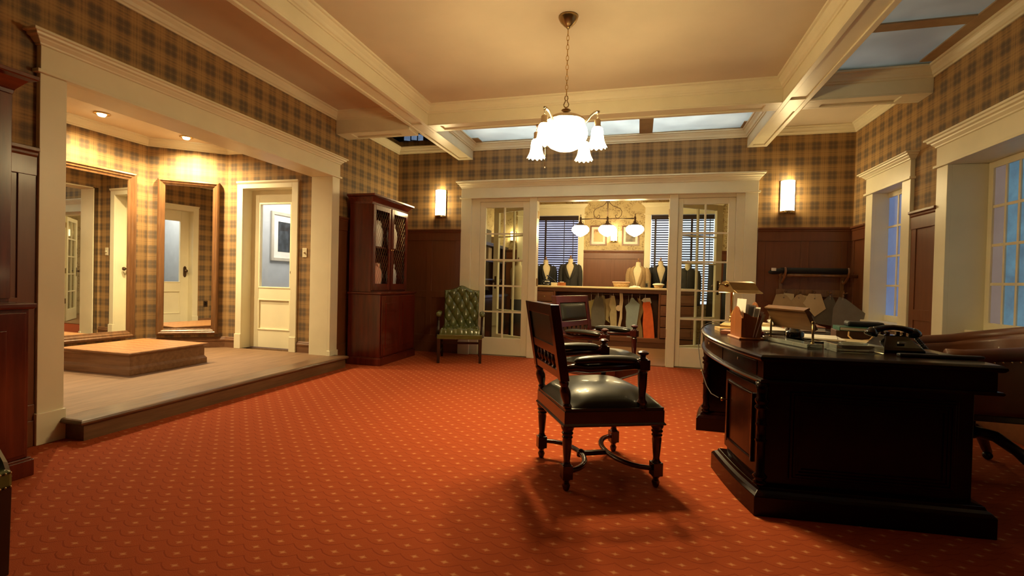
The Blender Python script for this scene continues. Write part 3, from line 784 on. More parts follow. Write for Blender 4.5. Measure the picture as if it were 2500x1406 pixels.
# ================================================================== LIGHT FITTINGS
r = thing('chandelier', 'brass chandelier with glowing bowl and four bell shades hanging by a chain', 'chandelier', (-.575, 3.65, ZC))
MB().lathe([(.001, -.092), (.012, -.09), (.016, -.082), (.030, -.072), (.060, -.040), (.072, -.018), (.076, -.006), (.074, 0)], 28).build('canopy', AGEDBRASS, r)
ch = MB(); z = -.095; i = 0
while z > -.62:
    L_ = .040 if i % 4 else .052
    pts = [(.010 * cos(a) * (1 if i % 2 else 0), .010 * cos(a) * (0 if i % 2 else 1), z - L_ / 2 + L_ / 2 * sin(a)) for a in [2 * pi * k / 12 for k in range(12)]]
    ch.tube(pts, .0026, 5, closed=True); z -= L_ - .005; i += 1
ch.build('chain', BRASS, r)
hk = MB()
hk.tube([(.0, 0, -.600), (.010, 0, -.606), (.013, 0, -.622), (.006, 0, -.638), (.012, 0, -.652), (.020, 0, -.668), (.014, 0, -.684), (0, 0, -.690), (-.014, 0, -.684), (-.020, 0, -.668), (-.012, 0, -.652), (-.006, 0, -.638), (-.013, 0, -.622), (-.010, 0, -.606)], .004, 6, closed=True)
hk.lathe([(.004, -.690), (.010, -.694), (.012, -.702), (.034, -.708), (.036, -.714), (.026, -.720), (.018, -.728), (.020, -.742), (.012, -.750)], 16)
hk.build('hook_finial', AGEDBRASS, r)
MB().lathe([(.001, -.746), (.022, -.748), (.07, -.754), (.115, -.766), (.140, -.780), (.152, -.795), (.150, -.802), (.140, -.800), (.001, -.790)], 36).build('lid', NICKEL, r)
MB().lathe([(.138, -.803), (.148, -.822), (.164, -.862), (.169, -.890), (.166, -.918), (.150, -.956), (.120, -.988), (.075, -1.010), (.026, -1.019), (.001, -1.020)], 40).build('glass_bowl', OPALBOWL, r)
for i, (ax, ay) in enumerate(((.25, -.10), (.115, .25), (-.25, .115), (-.115, -.255))):
    rho = sqrt(ax * ax + ay * ay); an = atan2(ay, ax); Ma = RZ(an)
    a = MB().tube([(.135, 0, -.835), (.160, 0, -.838), (.188, 0, -.818), (.212, 0, -.792), (.242, 0, -.776), (.268, 0, -.772), (.277, 0, -.778)], [.014, .013, .011, .010, .010, .011, .012], 10, M=Ma)
    a.lathe([(.004, -.778), (.011, -.776), (.011, -.768), (.006, -.764)], 10, Ma @ T(rho, 0, 0)).build('arm', NICKEL, r)
    c = MB()
    for k in range(3):
        zc_ = -.788 - k * .015
        c.tube([(rho + (.006 * cos(t) if k % 2 else 0), (0 if k % 2 else .006 * cos(t)), zc_ + .011 * sin(t)) for t in [2 * pi * q / 10 for q in range(10)]], .0017, 5, closed=True, M=Ma)
    c.build('shade_chain', NICKEL, r)
    s = MB().lathe([(.004, -.826), (.018, -.829), (.023, -.836), (.023, -.872), (.027, -.880), (.027, -.890)], 16, Ma @ T(rho, 0, 0))
    so_ = s.build('socket', NICKEL, r)
    def bell(u, v, Ma=Ma, rho=rho):
        prof = [(.030, 0), (.040, .012), (.044, .04), (.047, .075), (.053, .105), (.066, .132), (.071, .142)]
        x = v * (len(prof) - 1); k = min(int(x), len(prof) - 2); f = x - k
        rr_ = prof[k][0] * (1 - f) + prof[k + 1][0] * f; zz = prof[k][1] * (1 - f) + prof[k + 1][1] * f
        th = 2 * pi * u; rip = 1 + (.05 * v ** 3) * cos(12 * th)
        return tuple(Ma @ Vector((rho + rr_ * rip * cos(th), rr_ * rip * sin(th), -.888 - zz - .006 * v ** 4 * cos(12 * th))))
    MB().grid(bell, 72, 14, closed_u=True).build('bell_shade', OPALBELL, r)
    spot('chandelier_bulb', (-.575 + ax, 3.65 + ay, ZC - 1.037), (-.575 + ax, 3.65 + ay, 0), 52, BULB, 130, .9, .05)
MB().tube([(-.152, -.02, -1.00), (-.152, -.02, -1.145)], .0016, 5).tube([(-.152, -.02, -.84), (-.152, -.02, -1.0)], .0016, 5).lathe([(.001, -1.152), (.004, -1.15), (.004, -1.144), (.001, -1.142)], 8, T(-.152, -.02, 0)).build('pull_chain', BRASS, r)

def sconce(M, label, w_=.078, h_=.40, z_=2.05, grp=None):
    q = M @ Vector((0, 0, z_)); r = thing('wall_sconce', label, 'wall light', q, 0, grp)
    Mi = Matrix.Translation(q).inverted() @ M @ T(0, 0, z_)
    MB().box((-w_ - .008, 0, -.004), (w_ + .008, .018, h_ + .004), Mi).build('backplate', AGEDBRASS, r, bevel=.003)
    n = 14; poly = [(w_ * cos(pi * k / n), .018 + .075 * sin(pi * k / n)) for k in range(n + 1)]
    g = MB().loft([[(x, y, z) for x, y in poly] for z in (.02, h_)], smooth=True, M=Mi)
    g.build('glass_shade', OPALSCONCE, r)
    b_ = MB().loft([[(x * 1.05, .012 + (y - .012) * 1.05, z) for x, y in poly] for z in (.0, .022)], M=Mi)
    for k in (-2, -1, 0, 1, 2): b_.ball((k * .026, .018 + .062 * sqrt(max(0, 1 - (k * .026 / w_) ** 2)), -.006), .010, 8, M=Mi)
    b_.build('bottom_trim', AGEDBRASS, r)
    return r
sconce(frame_M((-2.935, YB, 0), (-1, 0, 0), (0, -1, 0)), 'lit opal glass wall sconce left of the wide cream doorway', grp=None)
sconce(frame_M((1.782, YB, 0), (-1, 0, 0), (0, -1, 0)), 'lit opal glass wall sconce right of the wide cream doorway', grp=None)
sconce(frame_M((-.505, YR, 0), (-1, 0, 0), (0, -1, 0)), 'lit wall sconce between the two framed pictures in the back room', .06, .24, 1.93)
sconce(frame_M((-2.56, YR, 0), (-1, 0, 0), (0, -1, 0)), 'lit wall sconce beside the bookcase at the left end of the back room', .05, .20, 1.93)
sconce(frame_M((2.6, 9.35, 0), (0, 1, 0), (-1, 0, 0)), 'lit wall sconce at the right end of the back room', .05, .20, 2.0)

# pendant bar of three schoolhouse globes in the back room
r = thing('pendant_light', 'dark bronze scrolled bar pendant with three glowing schoolhouse globes over the counter', 'pendant light', (-.548, 8.3, 2.95))
pb = MB().tube([(0, 0, 0), (0, 0, -.74)], .009, 8).tube([(-.46, 0, -.742), (.46, 0, -.742)], .009, 8)
pb.lathe([(.06, 0), (.06, -.012), (.02, -.03), (.009, -.034)], 16)
for sg in (1, -1):
    pts = [(0, -.30), (.012, -.40), (.03, -.47), (.08, -.52), (.16, -.55), (.21, -.575), (.235, -.62), (.23, -.68), (.20, -.72), (.165, -.735), (.135, -.72), (.13, -.69), (.15, -.675), (.165, -.69)]
    pb.tube([(sg * x, 0, z) for x, z in pts], .006, 6)
    pb.tube([(sg * x, 0, z) for x, z in ((0, -.44), (.02, -.45), (.045, -.43), (.05, -.40), (.035, -.39), (.028, -.405))], .005, 6)
pb.build('scroll_frame', BRONZE, r)
for x in (-.455, 0, .455):
    h_ = MB().lathe([(.003, -.66), (.008, -.68), (.005, -.70), (.016, -.715), (.02, -.745), (.014, -.77), (.02, -.79), (.03, -.81), (.065, -.835), (.10, -.852), (.112, -.862)], 18, T(x, 0, 0))
    for k in range(3): h_.tube([(x + .018 * cos(k * 2.1), .018 * sin(k * 2.1), -.775), (x + .045 * cos(k * 2.1), .045 * sin(k * 2.1), -.79), (x + .05 * cos(k * 2.1), .05 * sin(k * 2.1), -.82)], .004, 5)
    h_.build('fitter', BRONZE, r)
    MB().lathe([(.108, -.862), (.135, -.885), (.150, -.915), (.146, -.945), (.118, -.985), (.07, -1.018), (.025, -1.040), (.001, -1.048)], 30, T(x, 0, 0)).build('glass_globe', OPALSCHOOL, r)

# studio lamp above the missing ceiling panel
r = thing('studio_lamp', 'blue-grey studio lamp housing hanging in the dark above the open ceiling corner', 'studio lamp', (-4.05, 8.0, 3.62), radians(26))
MB().box((-.19, 0, -.16), (.19, .22, .17)).build('housing', BLACKP, r, bevel=.01)
for k, (a, c, z0, z1) in enumerate(((-.17, -.06, .0, .14), (-.04, .06, .02, .15), (-.17, -.09, -.13, -.03), (.08, .17, .0, .13), (.03, .17, -.14, -.04), (-.04, .06, -.05, .0))):
    MB().box((a, -.012, z0), (c, .002, z1)).build('lit_panel', STUDIO, r, bevel=.004)
MB().tube([(-.21, .1, .0), (-.21, .1, .26), (0, .1, .34), (.21, .1, .26), (.21, .1, .0)], .012, 6).tube([(0, .1, .34), (0, .1, 1.0)], .012, 6).build('yoke', BLACKP, r)
VOID = plain('dark_void_black', (.004, .004, .005), .95, 0, .1)  # black sheets: darkness above the open ceiling corner, put in as colour
struct(MB().box((-6.5, 9.0, 3.05), (-1.5, 9.05, 6)).box((-6.5, 3.0, 3.3), (-6.45, 9.0, 6)).box((-6.5, 3.0, 5.4), (-1.5, 9.0, 5.45)).box((-2.46, 5.3, ZC + .09), (-2.44, 9, 5.4)).build('wall_dark_void', VOID))

# ================================================================== LATTICE CABINETS
def lattice_mb(x0, x1, z0, z1, n, step=.055):
    m_ = MB()
    w_, h_ = x1 - x0, z1 - z0; sl = 1.75
    for sg in (1, -1):
        k = -h_ / sl
        while k < w_ + h_ / sl:
            # line x = k + sg * z / sl  clipped
            pts = []
            za, zb_ = 0.0, h_
            if sg > 0:
                xa = k; 
                z_lo = max(0, (0 - k) * sl); z_hi = min(h_, (w_ - k) * sl)
                A_ = lambda zz: k + zz / sl
            else:
                z_lo = max(0, (k - w_) * sl); z_hi = min(h_, k * sl)
                A_ = lambda zz: k - zz / sl
            if z_hi - z_lo > .01:
                m_.tube([(x0 + A_(z_lo), n + sg * .002, z0 + z_lo), (x0 + A_(z_hi), n + sg * .002, z0 + z_hi)], .0015, 4)
            k += step
    return m_
def lattice_cabinet(label, loc, rz):
    """local: x along the front (0..W), y out of the front face; back at y=-D"""
    r = thing('lattice_cabinet', label, 'cabinet', loc, rz, None)
    W, D = .935, .46; zl, zt = .925, 2.07
    lo = MB()
    lo.rects([(0, -D, W, 0, .10), (0, -D, W, 0, zl - .03)])
    lo.box((-.01, -D, .05), (W + .01, .012, .10)); lo.box((-.018, -D, 0), (W + .018, .020, .088))
    lo.build('lower_carcass', MAHOG, r, bevel=.004)
    MB().rects([(-.012, -D, W + .012, .012, zl - .034), (-.022, -D, W + .022, .022, zl - .022), (-.022, -D, W + .022, .022, zl - .004), (-.012, -D, W + .012, .012, zl)]).build('ledge', MAHOGX, r, bevel=.002)
    for a, c in ((.02, W / 2 - .004), (W / 2 + .004, W - .02)):
        d = MB().box((a, .0, .12), (c, .018, zl - .05)).build('lower_door', MAHOG, r, bevel=.004)
        MB().box((a + .085, .018, .21), (c - .085, .024, zl - .14)).build('door_panel', MAHOG, d, bevel=.010)
    # upper open carcass
    y0 = -.145; up = MB(); xa, xb = .006, W - .006
    up.box((xa, -D, zl), (xa + .03, y0, zt)); up.box((xb - .03, -D, zl), (xb, y0, zt)); up.box((xa, -D, zl), (xb, -D + .02, zt))
    up.box((xa, -D, zl), (xb, y0, zl + .03)); up.box((xa, -D, zt - .06), (xb, y0, zt)); 
    up.build('upper_carcass', MAHOG, r, bevel=.002)
    MB().box((xa + .03, -D + .02, 1.495), (xb - .03, y0 - .012, 1.515)).build('shelf', MAHOGX, r)
    o = .0
    MB().rects([(xa - o, -D, xb + o, y0 + o, zt - .03) for o in (.006,)] + [(xa - o, -D, xb + o, y0 + o, z) for o, z in ((.010, zt - .01), (.014, zt), (.034, zt + .028), (.05, zt + .05), (.075, zt + .06), (.08, zt + .066), (.08, zt + .085), (.07, zt + .088))]).build('crown', MAHOGX, r, bevel=.002)
    xm = W / 2
    for i, (a, c) in enumerate(((xa + .005, xm - .003), (xm + .003, xb - .005))):
        z0, z1 = zl + .02, zt - .035; f = .062; d_ = MB()
        d_.box((a, y0, z0), (a + f, y0 + .022, z1)); d_.box((c - f, y0, z0), (c, y0 + .022, z1)); d_.box((a + f, y0, z0), (c - f, y0 + .022, z0 + .085)); d_.box((a + f, y0, z1 - f), (c - f, y0 + .022, z1))
        if i == 0: d_.box((c - .004, y0 + .02, z0), (c + .012, y0 + .030, z1))
        dd = d_.build('upper_door', MAHOG, r, bevel=.003)
        lattice_mb(a + f, c - f, z0 + .085, z1 - f, y0 + .012).build('wire_lattice', AGEDBRASS, dd)
        kx = c - .02 if i == 0 else a + .02
        MB().lathe([(.004, 0), (.004, .01), (.010, .014), (.010, .022), (.002, .026)], 10, T(kx, y0 + .02, 1.48) @ RX(-pi / 2)).build('knob', BRASS, dd)
    return r
CAB_L, CAB_R = (-3.168, 5.36, 0), 0
# front faces +x: local x -> +y, local y -> +x is left-handed, so run local x along -y from the far end
def cab(label, yfar, xf, rz=-pi / 2): return lattice_cabinet(label, (xf, yfar, 0), rz)
cab1 = cab('tall red mahogany lattice-door cabinet in the far corner beside the alcove step', 6.30, -3.125, -pi / 2 - radians(0))
cab2 = dup(cab1, (-3.135, 1.80, 0), -pi / 2, 'tall mahogany cabinet standing cut off in front of the near alcove post')
# shirts on half busts behind the lattice
def shirt_bust(mat, name='shirt_bust'):
    def f(u, v):
        prof = [(.085, 0), (.105, .06), (.118, .14), (.120, .20), (.108, .25), (.075, .285), (.048, .30), (.045, .335), (.040, .345)]
        x = v * (len(prof) - 1); k = min(int(x), len(prof) - 2); q = x - k
        rr_ = prof[k][0] * (1 - q) + prof[k + 1][0] * q; zz = prof[k][1] * (1 - q) + prof[k + 1][1] * q
        th = 2 * pi * u
        return (rr_ * cos(th), rr_ * sin(th) * .55 * (1 + .05 * cos(14 * th) * (1 - v)), zz)
    return f
SHIRTS = [('white', plain('white_shirting', (.86, .82, .72), .8, 0, .04)), ('grey', plain('grey_shirting', (.58, .54, .48), .8, 0, .06)), ('cream', plain('cream_shirting', (.80, .74, .62), .8, 0, .04)),
          ('pink', plain('pink_shirting', (.80, .44, .34), .8, 0, .06)), ('slate', plain('slate_shirting', (.24, .24, .24), .8, 0, .06)), ('blue', plain('blue_shirting', (.56, .60, .64), .8, 0, .06))]
for i, (nm, mt) in enumerate(SHIRTS):
    col_, row = i % 3, i // 3
    y = (5.66, 5.865, 6.06)[col_]; z = (1.516, .956)[row]; x = (-3.37, -3.475, -3.37)[col_]
    lab = {'white': 'white shirt on a bust at the left of the cabinet top shelf', 'grey': 'grey shirt on a bust behind the white one on the top shelf', 'cream': 'cream shirt on a bust behind the right lattice door, top shelf',
           'pink': 'pink shirt on a bust on the cabinet lower shelf', 'slate': 'slate shirt on a bust beside the pink shirt', 'blue': 'pale blue shirt on a bust behind the right lattice door, lower shelf'}[nm]
    r = thing('shirt_bust', lab, 'shirt', (x, y, z), pi / 2 + .25, 'shirts in the lattice cabinet')
    MB().grid(shirt_bust(mt), 28, 14, closed_u=True).build('shirt_body', mt, r)
    cl = MB()
    for sg in (1, -1): cl.loft([[(sg * .004, -.032, .290), (sg * .052, -.022, .345), (sg * .050, -.020, .352), (sg * .006, -.036, .325)], [(sg * .006, -.044, .282), (sg * .056, -.030, .325), (sg * .054, -.028, .352), (sg * .008, -.046, .325)]])
    cl.build('collar', mt, r)

# ================================================================== ARMCHAIRS
def tuft(u, v, nu, nv):
    # buttons sit where both sines vanish: nu across (staggered rows), rows nv apart
    s = (u - .125) * nu; t = (v - .9) / nv
    p, q = s + t / 2, s - t / 2
    d = (abs(p - round(p)) + abs(q - round(q)))
    return (abs(sin(pi * p)) * abs(sin(pi * q))) ** .30 - .45 * math.exp(-(d / .16) ** 2)
def green_armchair(label, loc, rz):
    """local: front is -y"""
    r = thing('tufted_armchair', label, 'armchair', loc, rz, None)
    W = .60; hw = W / 2; sz = .36
    # seat
    def seat(u, v):
        x = (u - .5) * (W - .06); y = -.30 + v * .50
        e = min(1, min(u, 1 - u) / .07, min(v, 1 - v) / .09); e = sqrt(max(0, 1 - (1 - e) ** 2))
        return (x, y, sz + .012 + e * (.065 + .030 * tuft(u, v, 4, .36)))
    s_ = MB().grid(seat, 70, 50); s_.build('seat', GREENL, r)
    ap = MB().box((-hw, -.31, sz - .045), (hw, .22, sz + .02)); ap.build('seat_rail', GREENL, r, bevel=.012)
    for zz in (sz - .038, sz + .012):
        nl = MB()
        for k in range(40): nl.ball((-hw + .01 + k * (W - .02) / 39, -.312, zz), .0042, 6)
        nl.build('nail_trim', AGEDBRASS, r)
    # back: camel top, raked
    rake = .14
    def top(u): return .56 + .055 * math.exp(-((u - .5) / .20) ** 2) - .012 * abs(u - .5) * 2
    def back(u, v):
        h = v * top(u); x = (u - .5) * (W - .115 + .02 * v)
        e = min(1, min(u, 1 - u) / .06, min(1, (1 - v) / .06)); e = sqrt(max(0, 1 - (1 - e) ** 2))
        amp = .040 if .06 < v < .93 else .02
        return (x, .19 + rake * v - e * (.045 + amp * tuft(u, v, 4, .185)), sz + .05 + h)
    MB().grid(back, 84, 84).build('backrest', GREENL, r)
    def backb(u, v): h = v * top(u); x = (u - .5) * (W - .115 + .02 * v); return (x, .19 + rake * v + .03 * min(1, 8 * min(u, 1 - u), 8 * (1 - v)), sz + .05 + h)
    MB().grid(backb, 24, 16).build('back_cover', GREENL, r)
    for j in range(5):
        n_ = 4 if j % 2 == 0 else 3
        for i in range(n_):
            u = .125 + .25 * (i + (.0 if n_ == 4 else .5)); v = .90 - j * .185
            q = back(u, v); MB().ball((q[0], q[1] - .006, q[2]), .010, 8).build('button', GREENL, r)
    for sg in (1, -1):
        x = sg * (hw - .005)
        p = MB().tube([(x, .24, sz + .27), (x, .10, sz + .285), (x, -.06, sz + .285), (x, -.16, sz + .275), (x, -.185, sz + .255)], [.03, .036, .038, .038, .022], 12, flat=.8).build('arm_pad', GREENL, r)
        a = MB().tube([(x, -.155, sz + .26), (x, -.15, sz + .19), (x, -.18, sz + .11), (x, -.24, sz + .03), (x, -.265, sz - .02)], [.020, .018, .020, .026, .026], 4, smooth=False)
        a.tube([(x, -.17, sz + .243), (x, .2, sz + .243)], .018, 6).build('arm_support', DARKWOOD, r)
    for sx in (1, -1):
        MB().rects([(sx * (hw - .025) - .018, -.305, sx * (hw - .025) + .018, -.269, 0), (sx * (hw - .025) - .022, -.309, sx * (hw - .025) + .022, -.265, sz - .04)]).build('leg', DARKWOOD, r, bevel=.003)
        MB().loft([[(sx * (hw - .03) + a, .30 + b_, 0) for a, b_ in ((-.018, -.018), (.018, -.018), (.018, .018), (-.018, .018))], [(sx * (hw - .03) + a, .21 + b_, sz) for a, b_ in ((-.02, -.02), (.02, -.02), (.02, .02), (-.02, .02))]]).build('leg', DARKWOOD, r, bevel=.003)
    stt = MB()
    for sx in (1, -1): stt.box((sx * (hw - .027) - .009, -.28, .115), (sx * (hw - .027) + .009, .27, .145))
    stt.box((-hw + .03, .225, .185), (hw - .03, .245, .215)); stt.build('stretcher', DARKWOOD, r)
    return r
gch = green_armchair('green leather tufted camel-back armchair between the lattice cabinet and the glazed door', (-2.375, 6.22, 0), radians(19))
dup(gch, (-2.47, .90, 0), radians(90), 'green leather armchair cut off at the left edge with only its seat corner in view')

def carver_chair(label, loc, rz):
    """local: front is +x, width along y; turned legs, ball-finial arm posts, leather seat and back"""
    r = thing('carver_armchair', label, 'armchair', loc, rz, None)
    bw, fw_, xb, xf = .24, .275, -.25, .25
    legs = [(xb, bw), (xb, -bw), (xf, fw_), (xf, -fw_)]
    prof = [(.010, 0), (.016, .008), (.022, .030), (.014, .048), (.022, .060), (.027, .066)]
    prof2 = [(.027, .138), (.020, .146), (.017, .160), (.021, .20), (.026, .265), (.024, .278), (.030, .286), (.024, .296), (.032, .308), (.026, .318), (.033, .330), (.036, .345)]
    for x, y in legs:
        l = MB().lathe(prof, 18, T(x, y, 0)).box((x - .027, y - .027, .066), (x + .027, y + .027, .138)).lathe(prof2, 18, T(x, y, 0))
        l.build('leg', CHAIRW, r, bevel=.002)
    s_ = MB()
    for sx, hb, x0 in ((-1, bw, xb), (1, fw_, xf)):
        s_.tube([(x0 - sx * (.0 + .17 * sin(pi * k / 14)) if True else 0, hb * cos(pi * k / 14), .105) for k in range(15)], .017, 8, flat=.8)
    s_.lathe([(.001, .085), (.024, .088), (.026, .105), (.022, .120), (.010, .128), (.001, .13)], 12, T(-.08, 0, 0))
    s_.box((-.085, -.012, .092), (.085, .012, .116)); s_.build('cross_stretcher', CHAIRW, r)
    xo = .03
    def trap(o, z): return [(xb - o, -bw - o, z), (xf + o, -fw_ - o, z), (xf + o, fw_ + o, z), (xb - o, bw + o, z)]
    MB().loft([trap(.034, .345), trap(.036, .352), trap(.030, .358), trap(.027, .362), trap(.027, .425)]).build('seat_rail', CHAIRW, r, bevel=.002)
    def cush(u, v):
        t = (u + 0) ; y0 = bw + .02 + (fw_ - bw) * u
        x = xb - .02 + (xf - xb + .045) * u; y = (v * 2 - 1) * (y0)
        e = (1 - abs(2 * u - 1) ** 3.2) * (1 - abs(2 * v - 1) ** 3.2); e = max(0, e) ** .6
        pin = 0
        for px_, py_ in ((xf - .10, fw_ - .02), (xf - .10, -fw_ + .02), (xb + .02, bw), (xb + .02, -bw)):
            d2 = ((x - px_) ** 2 + (y - py_) ** 2); pin += .030 * math.exp(-d2 / .0025)
        return (x, y, .42 + .018 + e * .105 - pin * (.5 + .5 * e))
    c = MB().grid(cush, 48, 48)
    c.loft([trap(.022, .41), trap(.024, .440)]).build('seat_cushion', BLACKL, r)
    # back posts and panel, raked
    def bp(y, h, o=0): return (xb + .0 - (h - .42) * .17 - .004 + o, y, h)
    for y in (bw, -bw):
        m_ = MB()
        Mp = Matrix(((1, 0, -.17, xb + .42 * .17), (0, 1, 0, y), (0, 0, 1, 0), (0, 0, 0, 1)))
        m_.lathe([(.026, .425), (.020, .44), (.026, .452), (.018, .465), (.027, .50), (.029, .53), (.020, .555), (.026, .57), (.024, .585)], 16, Mp)
        m_.box((-.025, -.025, .585), (.025, .025, .985), Mp); m_.build('back_post', CHAIRW, r, bevel=.003)
    Mb = Matrix(((1, 0, -.17, xb + .42 * .17), (0, 1, 0, 0), (0, 0, 1, 0), (0, 0, 0, 1)))
    rl = MB()
    rl.box((-.024, -bw, .925), (.024, bw, .985), Mb); rl.box((-.020, -bw, .715), (.020, bw, .765), Mb); rl.box((-.020, -bw, .590), (.020, bw, .635), Mb)
    rl.build('back_rail', CHAIRW, r, bevel=.003)
    def bpad(u, v):
        e = (1 - abs(2 * u - 1) ** 5) * (1 - abs(2 * v - 1) ** 5)
        return tuple(Mb @ Vector((.006 + .030 * max(0, e) ** .5, (2 * u - 1) * (bw - .022), .765 + .16 * v)))
    bk = MB().grid(bpad, 30, 24); bk.box((-.012, -bw + .02, .765), (.008, bw - .02, .925), Mb); bk.build('back_pad', BLACKL, r)
    for z in (.770, .920):
        nb = MB()
        for k in range(30): nb.ball(tuple(Mb @ Vector((.014, -bw + .03 + k * (2 * bw - .06) / 29, z))), .003, 6)
        nb.build('nail_trim', AGEDBRASS, r)
    for k in range(6):
        y = -bw + .025 + (k + .5) * (2 * bw - .05) / 6
        MB().lathe([(.012, .635), (.008, .645), (.013, .658), (.016, .672), (.010, .688), (.007, .70), (.012, .715)], 12, Mb @ T(0, y, 0)).build('spindle', CHAIRW, r)
    for sg in (1, -1):
        y = sg * (fw_ - .01); xp = xf - .09
        m_ = MB().lathe([(.030, .425), (.030, .44), (.022, .45), (.030, .465), (.020, .480), (.018, .50), (.024, .56), (.026, .625), (.020, .632), (.027, .638)], 16, T(xp, y, 0))
        m_.box((xp - .029, y - .029, .640), (xp + .029, y + .029, .695)); m_.lathe([(.024, .695), (.028, .700), (.016, .706), (.014, .716), (.030, .726), (.031, .735), (.018, .742), (.001, .745)], 16, T(xp, y, 0))
        m_.build('arm_post', CHAIRW, r, bevel=.002)
        ar = MB().tube([(xb - .035, sg * bw, .645), (xb + .03, sg * (bw + .01), .655), (xb + .10, sg * (bw + .018), .648), (xp, y, .665)], [.020, .022, .022, .022], 8)
        ar.build('arm_rail', CHAIRW, r)
        def pad(u, v, sg=sg, y=y, xp=xp):
            x = xb + .02 + (xp - xb - .05) * u; yc = sg * (bw + .012 + (fw_ - bw - .02) * u)
            th = 2 * pi * v; e = sqrt(max(0, 1 - abs(2 * u - 1) ** 6))
            return (x, yc + .034 * cos(th) * e, .690 + .022 * sin(th) * e + .008 * sin(pi * u))
        MB().grid(pad, 26, 17).build('arm_pad', BLACKL, r)
    return r
cv = carver_chair('dark mahogany carver chair with black leather seat nearest the camera, its back turned', (-.232, 2.842, 0), radians(27.2))
dup(cv, (-.285, 4.175, 0), radians(-25), 'dark mahogany carver chair with black leather behind the nearest one')

# ================================================================== DESK
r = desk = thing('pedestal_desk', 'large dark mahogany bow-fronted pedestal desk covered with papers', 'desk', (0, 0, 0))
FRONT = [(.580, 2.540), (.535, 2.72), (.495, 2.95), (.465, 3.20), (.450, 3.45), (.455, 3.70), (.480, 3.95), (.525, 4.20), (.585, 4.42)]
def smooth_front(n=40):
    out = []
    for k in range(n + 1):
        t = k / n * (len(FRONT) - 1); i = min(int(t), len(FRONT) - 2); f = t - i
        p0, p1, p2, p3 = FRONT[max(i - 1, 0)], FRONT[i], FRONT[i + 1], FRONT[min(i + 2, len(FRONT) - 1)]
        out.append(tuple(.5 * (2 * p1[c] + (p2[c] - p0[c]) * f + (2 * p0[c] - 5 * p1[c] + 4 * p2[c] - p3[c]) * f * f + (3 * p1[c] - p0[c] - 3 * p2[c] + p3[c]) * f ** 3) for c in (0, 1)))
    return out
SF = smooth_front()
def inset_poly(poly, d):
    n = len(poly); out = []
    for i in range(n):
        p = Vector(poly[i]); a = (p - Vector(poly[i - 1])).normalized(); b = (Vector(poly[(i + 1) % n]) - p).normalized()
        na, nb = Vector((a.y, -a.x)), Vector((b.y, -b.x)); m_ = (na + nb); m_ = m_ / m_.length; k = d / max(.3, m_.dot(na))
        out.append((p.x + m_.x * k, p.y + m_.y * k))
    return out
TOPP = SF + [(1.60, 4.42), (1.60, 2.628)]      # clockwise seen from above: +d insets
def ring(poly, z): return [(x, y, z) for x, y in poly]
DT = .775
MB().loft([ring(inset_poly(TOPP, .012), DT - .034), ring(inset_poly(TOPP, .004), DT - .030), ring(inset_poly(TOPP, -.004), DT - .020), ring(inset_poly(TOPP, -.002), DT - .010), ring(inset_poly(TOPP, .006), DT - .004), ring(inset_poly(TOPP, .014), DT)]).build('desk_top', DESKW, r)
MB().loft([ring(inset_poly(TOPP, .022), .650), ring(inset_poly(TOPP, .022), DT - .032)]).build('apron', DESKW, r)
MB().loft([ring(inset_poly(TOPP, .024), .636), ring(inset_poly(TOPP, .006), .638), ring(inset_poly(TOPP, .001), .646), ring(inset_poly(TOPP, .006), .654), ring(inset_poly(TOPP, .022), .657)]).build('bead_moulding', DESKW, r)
dv = MB()
for (xa, ya), (xb, yb) in ((SF[11], SF[12]), (SF[30], SF[31])): pass
def front_x(y):
    for a, b in zip(SF, SF[1:]):
        if a[1] <= y <= b[1]: return a[0] + (b[0] - a[0]) * (y - a[1]) / (b[1] - a[1])
    return SF[-1][0] if y > 3 else SF[0][0]
